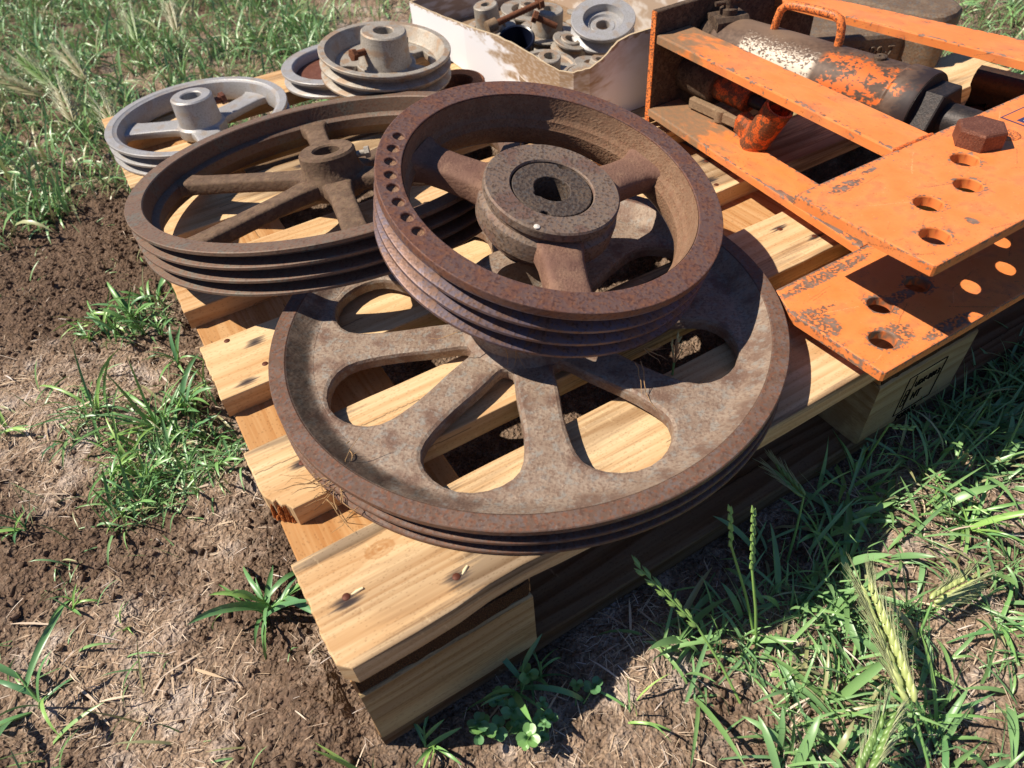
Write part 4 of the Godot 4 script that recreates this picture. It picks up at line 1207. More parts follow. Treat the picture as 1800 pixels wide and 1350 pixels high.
	mb.lathe([Vector2(0.0001, 0.0), Vector2(0.034, 0.0), Vector2(0.036, 0.004), Vector2(0.036, 0.016), Vector2(0.033, 0.021), Vector2(0.0001, 0.021)], 40)
	part("end_collar", mb.mesh(), M.dusty_black, cy, Transform3D(Basis(), Vector3(0, 0.002, 0)))
	# hand pump
	mb = MB.new()
	mb.lathe([Vector2(0.0001, 0), Vector2(0.021, 0), Vector2(0.0215, 0.05), Vector2(0.0195, 0.053), Vector2(0.0155, 0.0535), Vector2(0.0001, 0.0535)], 32)
	var pu := part("pump_body", mb.mesh(), M.dusty_black, t, axis_up(Vector3(0.03, -0.02, 1), Vector3(0.629, 0.052, -0.43)))
	mb = MB.new()
	mb.lathe([Vector2(0.0001, 0.052), Vector2(0.0145, 0.052), Vector2(0.0145, 0.098), Vector2(0.0125, 0.1), Vector2(0.0001, 0.1)], 28)
	part("pump_barrel", mb.mesh(), M.orange_dirty, pu)
	mb = MB.new()
	mb.lathe([Vector2(0.0001, 0.098), Vector2(0.0068, 0.098), Vector2(0.0068, 0.14), Vector2(0.0001, 0.14)], 20)
	part("piston_rod", mb.mesh(), M.oily, pu)
	mb = MB.new()
	mb.lathe([Vector2(0.0122, 0.006), Vector2(0.0122, 0.0535), Vector2(0.0126, 0.0542), Vector2(0.0148, 0.0542), Vector2(0.0154, 0.0535), Vector2(0.0154, 0.0), Vector2(0.0001, 0.0), Vector2(0.0001, 0.006)], 36)
	part("lever_socket", mb.mesh(), M.orange_dirty, t, axis_up(Vector3(0.07, 0.9, 0.42), Vector3(0.6, 0.0235, -0.2895)))
	mb = MB.new()
	mb.block(Vector3(-0.012, -0.012, -0.008), Vector3(0.018, 0.012, 0.012), 0.005)
	part("socket_lug", mb.mesh(), M.orange_dirty, t, Transform3D(Basis(Vector3.UP, 1.2), Vector3(0.604, 0.034, -0.303)))
	mb = MB.new()
	mb.block(Vector3(-0.047, -0.006, -0.0045), Vector3(0.047, 0.006, 0.0045), 0.0015)
	mb.lathe([Vector2(0.0001, -0.0062), Vector2(0.0075, -0.0062), Vector2(0.0075, 0.0062), Vector2(0.0001, 0.0062)], 20)
	part("link_arm", mb.mesh(), M.dust_grey, t, Transform3D(Basis(Vector3.UP, PI / 2 + 0.05), Vector3(0.611, 0.0315, -0.352)))
	mb = MB.new()
	mb.xf = axis_up(Vector3(-1, 0.25, 0.2), Vector3(0.608, 0.0335, -0.309))
	mb.lathe([Vector2(0.0001, -0.008), Vector2(0.0062, -0.008), Vector2(0.0062, 0.006), Vector2(0.0001, 0.0075)], 20)
	part("link_pin", mb.mesh(), M.dust_grey, t)
	# hex bolt head on the upper plate
	mb = MB.new()
	var hx := PackedVector2Array()
	for k in 6:
		hx.append(Vector2.from_angle(TAU * k / 6 + 0.32) * 0.0196)
	mb.prism(hx, [], 0.0, 0.0145, 0.0022)
	part("bolt_head", mb.mesh(), M.bolt, t, Transform3D(Basis(), Vector3(0.6155, 0.1072, -0.0735)))
	# filled hole beside the bolt, and the sticker
	mb = MB.new()
	mb.lathe([Vector2(0.0105, 0), Vector2(0.0104, 0.0004), Vector2(0.0098, 0.0006), Vector2(0.0001, 0.0006)], 28, false, -1.0)
	part("filled_hole", mb.mesh(), M.orange_worn, t, Transform3D(Basis(), Vector3(0.6445, 0.1069, -0.0665)))
	mb = MB.new()
	mb.uf = func(p: Vector3, _m: Vector3) -> Vector2: return Vector2((p.x - 0.668) / 0.06, (p.z + 0.088) / 0.028)
	mb.block(Vector3(0.668, 0.1071, -0.088), Vector3(0.728, 0.1074, -0.060), 0.0001)
	part("sticker", mb.mesh(), M.sticker, t)

	# bending die with cast lettering, behind the cylinder
	var d := thing("bending_die", "grey brown cast bending die with raised lettering, behind the cylinder", "bending die", Transform3D(Basis(), Vector3(0, 0.001, 0)), "bending dies on the pallet")
	mb = MB.new()
	mb.prism(pv([0.805, -0.452, 0.840, -0.428, 0.871, -0.411, 0.905, -0.391, 0.938, -0.372, 0.962, -0.372, 0.985, -0.395, 1.0, -0.43, 1.0, -0.5, 0.95, -0.545, 0.90, -0.55, 0.84, -0.52]), [], 0.0, 0.0385, 0.006, true, true)
	var db := part("die_body", mb.mesh(), M.die, d)
	mb = MB.new()
	mb.prism(pv([0.946, -0.374, 0.947, -0.354, 0.954, -0.336, 0.966, -0.330, 0.984, -0.337, 0.992, -0.355, 0.99, -0.385, 0.965, -0.4, 0.94, -0.395]), [], 0.0, 0.036, 0.008, true, true)
	part("die_foot", mb.mesh(), M.die, d)
	mb = MB.new()
	mb.prism(pv([0.922, -0.505, 0.936, -0.44, 0.946, -0.385, 0.956, -0.348, 0.968, -0.339, 0.995, -0.340, 1.018, -0.349, 1.034, -0.372, 1.04, -0.42, 1.03, -0.52]), [], 0.0375, 0.0595, 0.007, true, true)
	part("die_saddle", mb.mesh(), M.die, d)
	var font := SystemFont.new()
	font.font_names = PackedStringArray(["Droid Sans"])
	var tm := TextMesh.new()
	tm.text = "HCP-90-7"
	tm.font = font
	tm.font_size = 32
	tm.pixel_size = 0.00052
	tm.depth = 0.0022
	part("cast_lettering", tm, M.die, d, Transform3D(Basis(Vector3.UP, -0.527), Vector3(0.9041, 0.0165, -0.3908)))
	# second, darker die at the right
	d = thing("dark_die", "dark brown trough-shaped die lying beyond the hydraulic ram", "bending die", Transform3D(Basis(), Vector3(0, 0.001, 0)), "bending dies on the pallet")
	var rows: Array = []
	var dir := Vector3(0.20, 0, 0.98).normalized()
	var sd := Vector3(0.98, 0, -0.20).normalized()
	for i in 9:
		var row: Array = []
		for q in [[-0.012, 0.0], [-0.002, 0.012], [0.0, 0.022], [-0.004, 0.034], [-0.014, 0.043], [-0.014, 0.052], [-0.009, 0.058], [0.0, 0.06], [0.008, 0.057], [0.014, 0.046], [0.018, 0.03], [0.02, 0.012], [0.022, 0.0]]:
			row.append(Vector3(0.868, 0.0, -0.222) + dir * (0.16 * i / 8.0) + sd * q[0] + Vector3.UP * q[1])
		rows.append(row)
	mb = MB.new()
	mb.skin(rows, true, true)
	mb.fan(rows[0], -dir)
	mb.fan(rows[-1], dir)
	part("die_trough", mb.mesh(), M.dark_die, d)

func cyl_skin(mb: MB, pr: Array) -> void:
	var l: Array = []
	for p in pr:
		l.append(Vector2(p[0], p[1]))
	mb.lathe(l + [Vector2(0.005, 0.2655), Vector2(0.005, 0.0)], 72)

# ------------------------------------------------------------------ ground and plants
var na := FastNoiseLite.new()
var nb := FastNoiseLite.new()
var nc := FastNoiseLite.new()
var STRAW := [[0.2, 0.035, 0.06, 1.0], [-0.13, -0.1, 0.06, 0.9], [-0.17, -0.19, 0.07, 0.9], [-0.2, -0.55, 0.09, 1.0], [-0.09, -0.53, 0.06, 0.9], [-0.03, -0.33, 0.05, 0.9], [0.05, -0.35, 0.07, 0.8], [0.475, 0.067, 0.06, 0.9], [0.4, 0.14, 0.1, 0.8], [0.3, 0.12, 0.1, 0.7], [0.1, 0.05, 0.04, 0.9], [0.26, 0.053, 0.04, 0.7], [-0.14, -0.16, 0.05, 1.0], [-0.2, -0.2, 0.05, 0.9], [-0.13, -0.486, 0.05, 1.0], [-0.09, -0.39, 0.05, 1.0], [0.17, 0.09, 0.05, 0.7], [-0.16, -0.42, 0.05, 0.8], [-0.03, -0.62, 0.05, 0.5], [0.2, -1.5, 0.25, 0.7], [0.55, -1.45, 0.2, 0.9], [0.0, -0.09, 0.03, 0.8], [0.55, 0.1, 0.1, 0.7], [-0.07, -0.25, 0.05, 0.6], [0.3, -1.15, 0.12, 0.6]]

const DARK := [[-0.07, -0.08, 0.085], [-0.19, -0.11, 0.05], [-0.19, -0.335, 0.06], [-0.16, -0.88, 0.16], [-0.02, -0.86, 0.1], [-0.03, -0.2, 0.05], [-0.1, -0.72, 0.1], [0.485, 0.115, 0.05], [-0.09, -0.275, 0.04], [-0.16, -0.47, 0.03], [0.42, 0.09, 0.03]]

func straw_at(x: float, z: float) -> float:
	var s := 0.34
	for b in DARK:
		if absf(x - b[0]) > b[2] * 1.6 or absf(z - b[1]) > b[2] * 1.6:
			continue
		var q: float = Vector2(x - b[0], z - b[1]).length() / b[2]
		s -= 0.5 * clampf(1.6 - q, 0.0, 1.0)
	for b in STRAW:
		if absf(x - b[0]) > b[2] * 1.5 or absf(z - b[1]) > b[2] * 1.5:
			continue
		var e: float = Vector2(x - b[0], z - b[1]).length() / b[2]
		s = maxf(s, b[3] * clampf(1.5 - e, 0.0, 1.0))
	return clampf(s + nb.get_noise_2d(x * 900.0, z * 900.0) * 0.45 + na.get_noise_2d(x * 240.0 + 50.0, z * 240.0) * 0.4, 0.0, 1.0)

func ground_y(x: float, z: float, given := -1.0) -> float:
	var y := -0.1372 + na.get_noise_2d(x * 130.0, z * 130.0) * 0.011
	var rough := 1.0 - 0.45 * (given if given >= 0.0 else straw_at(x, z))
	y += (absf(nb.get_noise_2d(x * 900.0, z * 900.0)) * 0.0085 - 0.002) * rough
	y += nc.get_noise_2d(x * 3200.0, z * 3200.0) * 0.0032 * rough
	for b in [[0.2, 0.035, 0.05, 0.012], [-0.02, -0.06, 0.04, 0.006], [0.1, 0.02, 0.04, 0.004]]:
		var e: float = Vector2(x - b[0], z - b[1]).length() / b[2]
		y += b[3] * maxf(0.0, 1.0 - e * e)
	if x > -0.01 and x < 1.05 and z < 0.01 and z > -0.94:
		y = minf(y, -0.1355)
	return y

func ground() -> void:
	var xs := PackedFloat32Array()
	var zs := PackedFloat32Array()
	var x := -0.46
	while x < 0.72:
		xs.append(x); x += 0.0036
	var d := 0.0036
	while x < 60.0:
		d = minf(d * 1.05 if x < 2.5 else d * 1.35, 20.0)
		xs.append(x); x += d
	x = -0.46
	d = 0.0036
	while x > -60.0:
		d = minf(d * (1.06 if x > -1.2 else 1.35), 20.0)
		x -= d
		xs.insert(0, x)
	var z := -0.75
	while z < 0.30:
		zs.append(z); z += 0.0036
	d = 0.0036
	while z < 60.0:
		d = minf(d * 1.35, 20.0)
		zs.append(z); z += d
	z = -0.75
	d = 0.0036
	while z > -60.0:
		d = minf(d * (1.018 if z > -2.8 else 1.35), 20.0)
		z -= d
		zs.insert(0, z)
	var W := xs.size()
	var H := zs.size()
	var v := PackedVector3Array()
	var n := PackedVector3Array()
	var c := PackedColorArray()
	v.resize(W * H); n.resize(W * H); c.resize(W * H)
	for j in H:
		for i in W:
			var p := Vector3(xs[i], 0, zs[j])
			var s := straw_at(p.x, p.z)
			p.y = ground_y(p.x, p.z, s)
			v[j * W + i] = p
			var t := 0.5 + 0.5 * nc.get_noise_2d(p.x * 2200.0 + 99.0, p.z * 2200.0)
			var pale := clampf(na.get_noise_2d(p.x * 400.0 - 30.0, p.z * 400.0) * 2.2 - 0.1, 0.0, 1.0) * s
			var soil := Vector3(0.15, 0.104, 0.076).lerp(Vector3(0.28, 0.198, 0.148), t)
			var dry := Vector3(0.55, 0.415, 0.31).lerp(Vector3(0.88, 0.77, 0.69), pale)
			soil = soil.lerp(dry, s * (0.55 + 0.45 * t))
			c[j * W + i] = Color(soil.x, soil.y, soil.z)
	for j in H:
		for i in W:
			var i0 := maxi(i - 1, 0)
			var i1 := mini(i + 1, W - 1)
			var j0 := maxi(j - 1, 0)
			var j1 := mini(j + 1, H - 1)
			var a := v[j * W + i1] - v[j * W + i0]
			var b := v[j1 * W + i] - v[j0 * W + i]
			n[j * W + i] = b.cross(a).normalized()
	var ix := PackedInt32Array()
	for j in H - 1:
		for i in W - 1:
			var k := j * W + i
			ix.append_array([k, k + 1, k + W, k + 1, k + W + 1, k + W])
	var a := []
	a.resize(Mesh.ARRAY_MAX)
	a[Mesh.ARRAY_VERTEX] = v
	a[Mesh.ARRAY_NORMAL] = n
	a[Mesh.ARRAY_COLOR] = c
	a[Mesh.ARRAY_INDEX] = ix
	var m := ArrayMesh.new()
	m.add_surface_from_arrays(Mesh.PRIMITIVE_TRIANGLES, a)
	var o := part("ground", m, M.ground)
	tag(o, "dry brown soil with straw patches", "ground", "", "structure")

# a blade of length 1: wide at wr of its length, leaning from a0 to a1 (radians from the vertical), folded a little, twisting
func blade(wr: float, a0: float, a1: float, fold: float, twist: float, segs := 6, late := 1.0) -> ArrayMesh:
	var mb := MB.new()
	var p := Vector3.ZERO
	var rows: Array = []
	for i in segs + 1:
		var s := float(i) / segs
		var a := lerpf(a0, a1, pow(s, late))
		var dir := Vector3(sin(a), cos(a), 0)
		if i > 0:
			p += dir / segs
		var w := wr * (0.55 + 1.6 * s) * pow(maxf(0.0, 1.0 - s), 0.75) * 0.9
		if i == segs:
			w = 0.0008
		var nn := Vector3(-dir.y, dir.x, 0)
		var side := Vector3(0, 0, 1).rotated(dir, twist * s)
		nn = nn.rotated(dir, twist * s)
		rows.append([p - side * w + nn * w * fold, p, p + side * w + nn * w * fold])
	mb.skin(rows, false, false)
	return mb.mesh()

func leaf_mat(called: String, col: Color) -> StandardMaterial3D:
	var m := plain(called, col, 0.38, 0.0, 0.55)
	m.backlight_enabled = true
	m.backlight = Color(0.45, 0.45, 0.45)
	return m

func scatter(host: Node3D, called: String, mesh: Mesh, m: Material, xs: Array, cols: Array) -> void:
	var mm := MultiMesh.new()
	mm.transform_format = MultiMesh.TRANSFORM_3D
	mm.use_colors = true
	mm.mesh = mesh
	mm.instance_count = xs.size()
	for i in xs.size():
		mm.set_instance_transform(i, xs[i])
		mm.set_instance_color(i, cols[i])
	var o := MultiMeshInstance3D.new()
	o.multimesh = mm
	o.material_override = m
	o.name = called
	o.set_meta("kind", "stuff")
	host.add_child(o, true)

var thin: Array = []
var broad: Array = []
var greens: Array = []

func green(dry := 0.06) -> Color:
	if rn.randf() < dry:
		return Color(0.40, 0.30, 0.16).lerp(Color(0.52, 0.42, 0.26), rn.randf())
	var a := Color(0.11, 0.23, 0.075)
	var b := Color(0.30, 0.50, 0.15)
	var d := Color(0.21, 0.40, 0.2)
	var e := a.lerp(b, rn.randf())
	return e.lerp(d, rn.randf() * 0.7)

# density(x, z) -> 0..1; blades grow in clumps
func lawn(called: String, label: String, area: Rect2, clumps: int, per: Vector2i, height: Vector2, lean: float, dens: Callable, dry: float, spread := 0.02, wide := 0.0) -> void:
	var host := Node3D.new()
	host.name = numbered(called)
	add_child(host)
	tag(host, label, "grass", "", "stuff")
	var xs: Array = []
	var cs: Array = []
	var kinds: Array = thin + (broad if wide > 0.0 else [])
	for k in kinds.size():
		xs.append([]); cs.append([])
	for i in clumps:
		var c := Vector2(rn.randf_range(area.position.x, area.end.x), rn.randf_range(area.position.y, area.end.y))
		if rn.randf() > dens.call(c.x, c.y):
			continue
		var hh := rn.randf_range(height.x, height.y)
		var tint := green(0.0)
		for j in rn.randi_range(per.x, per.y):
			var p := c + Vector2(rn.randfn(0, spread), rn.randfn(0, spread))
			if p.x > -0.004 and p.x < 1.036 and p.y < 0.004 and p.y > -0.93:
				continue
			var k := rn.randi_range(0, thin.size() - 1)
			if rn.randf() < wide:
				k = rn.randi_range(thin.size(), kinds.size() - 1)
			var h := hh * rn.randf_range(0.5, 1.25)
			var b := Basis(Vector3.UP, rn.randf_range(0, TAU)) * Basis(Vector3.FORWARD, rn.randf_range(0.0, lean))
			xs[k].append(Transform3D(b.scaled_local(Vector3(h, h, h * rn.randf_range(0.8, 1.5))), Vector3(p.x, ground_y(p.x, p.y) - 0.002, p.y)))
			cs[k].append(green(dry).lerp(tint, 0.4))
	for k in kinds.size():
		if xs[k].size() > 0:
			scatter(host, "blades", kinds[k], M.leaf, xs[k], cs[k])

func tuft(at: Vector2, n: int, length: Vector2, lean: Vector2, label: String, group: String, shade := 0, wide := true) -> void:
	length *= 1.2 if at.x < 0.0 else 1.0
	var t := thing("grass_tuft", label, "grass tuft", Transform3D(Basis(Vector3.UP, rn.randf() * TAU), Vector3(at.x, ground_y(at.x, at.y) - 0.002, at.y)), group)
	var set0: Array = broad if wide else thin
	if not wide:
		n = int(n * 1.5)
		for i in n:
			var l := rn.randf_range(length.x * 0.6, length.y)
			var b := Basis(Vector3.UP, TAU * i / n + rn.randf_range(-0.5, 0.5)) * Basis(Vector3.FORWARD, rn.randf_range(lean.x, lean.y))
			part("leaf", set0[rn.randi_range(0, set0.size() - 1)], greens[clampi(shade + rn.randi_range(0, 2), 0, 4)], t, Transform3D(b.scaled_local(Vector3(l, l, l * rn.randf_range(0.85, 1.2))), Vector3(rn.randfn(0, 0.005), 0, rn.randfn(0, 0.005))))
		return
	var stems := maxi(2, int(n / 2.6))
	for k in stems:
		var yaw := TAU * k / stems + rn.randf_range(-0.7, 0.7)
		var out := Vector3(cos(yaw), 0, sin(yaw))
		var tilt := rn.randf_range(lean.x, lean.y) * 0.9
		var h := rn.randf_range(length.x, length.y) * 0.42
		var p0 := Vector3(rn.randfn(0, 0.004), 0, rn.randfn(0, 0.004))
		var p1 := p0 + (Vector3.UP * cos(tilt) + out * sin(tilt)) * h * 0.5
		var p2 := p1 + (Vector3.UP * cos(tilt + 0.25) + out * sin(tilt + 0.25)) * h * 0.5
		var mb := MB.new()
		mb.tube([p0, p1, p2], [0.0011, 0.0010, 0.0007], 5, false)
		part("stem", mb.mesh(), greens[clampi(shade + 2, 0, 4)], t)
		var m := rn.randi_range(3, 5)
		for j in m:
			var f := (j + 0.4) / m
			var p := p0.lerp(p1, f * 2.0) if f < 0.5 else p1.lerp(p2, f * 2.0 - 1.0)
			var l := rn.randf_range(length.x, length.y) * lerpf(0.85, 0.55, f) * rn.randf_range(0.75, 1.1)
			var b := Basis(Vector3.UP, -yaw + (1.1 if j % 2 else -1.1) * rn.randf_range(0.3, 1.6) * (1.0 - 0.6 * f)) * Basis(Vector3.FORWARD, rn.randf_range(0.05, 0.75) + tilt * 0.35)
			part("leaf", set0[rn.randi_range(0, set0.size() - 1)], greens[clampi(shade + rn.randi_range(0, 2) + (1 if rn.randf() < 0.2 else 0), 0, 4)], t, Transform3D(b.scaled_local(Vector3(l, l, l * rn.randf_range(0.8, 1.2))), p))

func clover(at: Vector2, n: int, label: String) -> void:
	var t := thing("clover_plant", label, "clover", Transform3D(Basis(), Vector3(at.x, ground_y(at.x, at.y) - 0.001, at.y)), "clover by the pallet corner")
	var lf := MB.new()
	var pts := PackedVector2Array()
	for k in 15:
		var a := TAU * k / 15
		var r := 1.0 - 0.22 * pow(maxf(0.0, cos(a)), 14) - 0.12 * cos(a * 2.0)
		pts.append(Vector2(0.95 + cos(a) * r * 0.9, sin(a) * r * 0.78))
	var rows: Array = []
	for k in 15:
		rows.append([Vector3(0.05, 0, 0).lerp(Vector3(pts[k].x, 0.16 + 0.35 * absf(pts[k].y), pts[k].y), 0.0), Vector3(pts[k].x * 0.55, 0.05 + 0.12 * absf(pts[k].y), pts[k].y * 0.55), Vector3(pts[k].x, 0.1 + 0.3 * absf(pts[k].y), pts[k].y)])
	rows.append(rows[0])
	lf.skin(rows, false, false)
	var leaf := lf.mesh()
	for i in n:
		var off := Vector3(rn.randfn(0, 0.011), 0, rn.randfn(0, 0.011))
		var h := rn.randf_range(0.010, 0.026)
		var top := off + Vector3(0, h, 0)
		var mb := MB.new()
		mb.tube([off * 0.3, off * 0.7 + Vector3(0, h * 0.6, 0), top], [0.0006, 0.0005, 0.0004], 5, false)
		var stem := part("stem", mb.mesh(), greens[2], t)
		var g: Material = greens[rn.randi_range(0, 2)]
		var s := rn.randf_range(0.0028, 0.0056)
		var yaw := rn.randf() * TAU
		for k in 3:
			part("leaflet", leaf, g, stem, Transform3D((Basis(Vector3(rn.randf_range(-0.3, 0.3), 1, rn.randf_range(-0.3, 0.3)).normalized(), yaw + TAU * k / 3.0)).scaled(Vector3.ONE * s), top))

func seed_head(base: Vector3, tip: Vector3, root: Vector2, kernels: int, fat: float, awn: float, label: String, m: Material, group := "barley grass seed heads") -> void:
	var t := thing("seed_head", label, "seed head", Transform3D(Basis(), Vector3(root.x, ground_y(root.x, root.y) - 0.002, root.y)), group)
	var o := t.position
	var b := base - o
	var e := tip - o
	var d := (e - b).normalized()
	var mb := MB.new()
	mb.tube([Vector3.ZERO, b * 0.35 + Vector3(0, b.y * 0.12, 0), b * 0.72 + Vector3(0, b.y * 0.08, 0), b], [0.0013, 0.0011, 0.0010, 0.0009], 6)
	part("stem", mb.mesh(), greens[2], t)
	var side := d.cross(Vector3(0.37, 0.8, 0.46)).normalized()
	var up := side.cross(d).normalized()
	var L := (e - b).length()
	mb = MB.new()
	var aw := MB.new()
	for i in kernels:
		for s: float in [-1.0, 1.0, 0.0]:
			var f := (i + (0.5 if s > 0 else 0.0)) / kernels
			if s == 0.0 and i % 2:
				continue
			var tap := 1.0 - 0.5 * pow(f, 3.0)
			var p := b + (e - b) * f
			var out := (side * s + up * (0.9 if s == 0.0 else rn.randf_range(-0.25, 0.25))).normalized()
			var kd := (d * 1.0 + out * 0.42).normalized()
			var kl := L / kernels * 3.2 * tap
			var st := p + out * fat * 0.5
			mb.tube([st, st + kd * kl * 0.3, st + kd * kl * 0.65, st + kd * kl], [fat * 0.2, fat * 0.42 * tap, fat * 0.36 * tap, fat * 0.06], 6)
			if awn > 0.0:
				for q in 3:
					var ad := (d * 1.0 + out * rn.randf_range(0.12, 0.34) + Vector3(rn.randfn(0, 0.08), rn.randfn(0, 0.08), rn.randfn(0, 0.08))).normalized()
					var al := awn * rn.randf_range(0.7, 1.15)
					var s0 := st + kd * kl * 0.9
					aw.tube([s0, s0 + ad * al * 0.5, s0 + ad * al + out * al * 0.08], [0.00042, 0.00034, 0.0001], 3, false)
	part("spike", mb.mesh(), m, t)
	if awn > 0.0:
		part("awns", aw.mesh(), M.awn, t)

func rye(base: Vector2, mid: Vector3, tip: Vector3, label: String, n: int) -> void:
	var o := Vector3(base.x, ground_y(base.x, base.y) - 0.002, base.y)
	var t := thing("rye_spike", label, "seed head", Transform3D(Basis(), o), "rye grass spikes by the pallet")
	var a := mid - o
	var b := tip - o
	var mb := MB.new()
	mb.tube([Vector3.ZERO, a * 0.5 + Vector3(0.001, 0.002, 0), a, a.lerp(b, 0.5) + Vector3(0, 0.001, 0), b], [0.0012, 0.0011, 0.0009, 0.0007, 0.0004], 6)
	part("stem", mb.mesh(), greens[3], t)
	mb = MB.new()
	var d := (b - a).normalized()
	var side := d.cross(Vector3(0.4, 0.75, 0.5)).normalized()
	for i in n:
		var p := a.lerp(b, float(i) / n)
		var s := 1.0 if i % 2 else -1.0
		for q in 3:
			var kd := (d + side * s * (0.28 + 0.2 * q)).normalized()
			var l := (b - a).length() / n * (1.9 - 0.3 * q)
			var st := p + side * s * 0.0006
			mb.tube([st, st + kd * l * 0.4, st + kd * l], [0.0004, 0.0014, 0.0001], 5)
	part("spikelets", mb.mesh(), greens[4], t)

func plants() -> void:
	for q in [[0.030, 0.05, 0.7, 0.3, 0.4, 1.2], [0.024, 0.15, 1.5, 0.3, -0.6, 1.6], [0.034, 0.3, 2.1, 0.25, 0.8, 1.3], [0.02, 0.0, 0.35, 0.3, 1.0, 1.0], [0.026, 0.5, 1.9, 0.35, -1.0, 1.0], [0.028, 0.1, 1.1, 0.2, 1.6, 2.0]]:
		thin.append(blade(q[0], q[1], q[2], q[3], q[4], 6, q[5]))
	for q in [[0.062, 0.1, 1.2, 0.35, 0.6, 1.6], [0.052, 0.2, 1.9, 0.3, -0.9, 1.7], [0.072, 0.1, 0.7, 0.45, 0.7, 1.2], [0.048, 0.3, 2.4, 0.3, 1.0, 1.5], [0.06, 0.35, 1.7, 0.4, -1.2, 1.8], [0.066, 0.2, 1.0, 0.4, -0.5, 2.4], [0.045, 0.0, 0.5, 0.35, 1.4, 1.4]]:
		broad.append(blade(q[0], q[1], q[2], q[3], q[4], 8, q[5]))
	for q in [[0.11, 0.26, 0.11], [0.14, 0.31, 0.115], [0.19, 0.38, 0.115], [0.27, 0.47, 0.12], [0.36, 0.55, 0.15]]:
		greens.append(leaf_mat("grass_green", Color(q[0], q[1], q[2]).linear_to_srgb()))
	M.pale_head = leaf_mat("pale_barley", Color(0.46, 0.53, 0.2).linear_to_srgb())
	M.green_head = leaf_mat("green_barley", Color(0.2, 0.33, 0.09).linear_to_srgb())
	M.tan_head = leaf_mat("ripening_barley", Color(0.34, 0.32, 0.16).linear_to_srgb())
	M.awn = leaf_mat("barley_awn", Color(0.42, 0.46, 0.24).linear_to_srgb())

	# single tufts on the bare soil at the left of the pallet
	var g := "broad leaved grass tufts left of the pallet"
	tuft(Vector2(-0.039, -0.155), 13, Vector2(0.04, 0.078), Vector2(0.1, 1.1), "largest broad bladed tuft, close to the pallet's front left corner", g, 0)
	tuft(Vector2(-0.116, -0.981), 8, Vector2(0.03, 0.05), Vector2(0.0, 0.7), "small tuft alone on bare soil left of the brown spoked sheave", g, 0)
	tuft(Vector2(-0.065, -0.638), 12, Vector2(0.04, 0.075), Vector2(0.1, 0.9), "dense tuft beside the pallet edge, below the brown spoked sheave", g, 0)
	tuft(Vector2(-0.09, -0.605), 10, Vector2(0.04, 0.07), Vector2(0.2, 1.0), "tuft just left of the dense one by the pallet edge", g, 0)
	tuft(Vector2(-0.035, -0.655), 9, Vector2(0.03, 0.06), Vector2(0.1, 0.9), "tuft touching the pallet edge beside the dense one", g, 1)
	tuft(Vector2(-0.109, -0.336), 9, Vector2(0.03, 0.06), Vector2(0.0, 0.8), "upright blue green tuft on dark soil, lower left", g, 0)
	tuft(Vector2(-0.131, -0.367), 9, Vector2(0.03, 0.06), Vector2(0.2, 1.0), "tuft behind the upright blue green one", g, 1)
	tuft(Vector2(-0.082, -0.375), 8, Vector2(0.03, 0.06), Vector2(0.1, 0.9), "tuft midway between the lower left tufts and the pallet", g, 0)
	tuft(Vector2(-0.22, -0.178), 9, Vector2(0.05, 0.085), Vector2(0.3, 1.1), "tuft at the lower left picture edge", g, 0)
	tuft(Vector2(-0.217, -0.37), 8, Vector2(0.02, 0.04), Vector2(0.2, 1.0), "small grey green rosette at the left picture edge", g, 0)
	tuft(Vector2(-0.222, -0.52), 5, Vector2(0.03, 0.05), Vector2(0.2, 0.9), "sparse tuft at the left picture edge above the rosette", g, 1)
	tuft(Vector2(-0.159, -0.46), 3, Vector2(0.03, 0.045), Vector2(0.4, 1.1), "three leaf sprout on dark soil", g, 0)
	tuft(Vector2(-0.181, -0.256), 4, Vector2(0.02, 0.035), Vector2(0.3, 1.0), "tiny sprout on the straw, lower left", g, 1)
	tuft(Vector2(-0.136, -0.207), 4, Vector2(0.02, 0.035), Vector2(0.3, 1.0), "tiny sprout in the straw near the bare soil", g, 1)
	tuft(Vector2(-0.05, -0.43), 9, Vector2(0.035, 0.07), Vector2(0.1, 0.9), "wide tuft against the pallet beside the broken board", g, 0)
	tuft(Vector2(-0.03, -0.335), 9, Vector2(0.03, 0.06), Vector2(0.2, 0.9), "tuft against the pallet below the broken board", g, 0)
	tuft(Vector2(-0.035, -0.52), 4, Vector2(0.03, 0.06), Vector2(0.1, 0.7), "long leaned leaf tuft beside the third deck board", g, 0)
	var g2 := "fine bladed tufts left of the pallet"
	tuft(Vector2(-0.075, -0.43), 22, Vector2(0.045, 0.09), Vector2(0.0, 0.8), "fine bladed spreading tuft, the biggest of its sort left of the pallet", g2, 1, false)
	tuft(Vector2(-0.13, -0.49), 14, Vector2(0.04, 0.075), Vector2(0.0, 0.7), "fine bladed tuft on pale straw", g2, 1, false)
	tuft(Vector2(-0.115, -0.385), 16, Vector2(0.03, 0.06), Vector2(0.1, 1.0), "fine yellow green tuft among the blue green ones", g2, 2, false)
	tuft(Vector2(-0.1, -0.655), 14, Vector2(0.03, 0.06), Vector2(0.1, 1.0), "fine yellow green tuft on soil, left of the dense tuft", g2, 2, false)
	var more := [[-0.06, -0.60, "tuft tucked between the dense tuft and the pallet edge"], [-0.115, -0.625, "short tuft at the left fringe of the dense clump"], [-0.055, -0.395, "leafy tuft close to the pallet, above the spread one"], [-0.095, -0.36, "leafy tuft among the fine yellow green blades"], [-0.065, -0.345, "leafy tuft right of the upright one"], [-0.1, -0.41, "leafy tuft left of the fine spreading one"], [-0.135, -0.335, "leafy tuft low at the left of the upright one"], [-0.03, -0.385, "leafy tuft whose blades reach the broken board"], [-0.04, -0.585, "leafy tuft beside the fourth deck board"]]
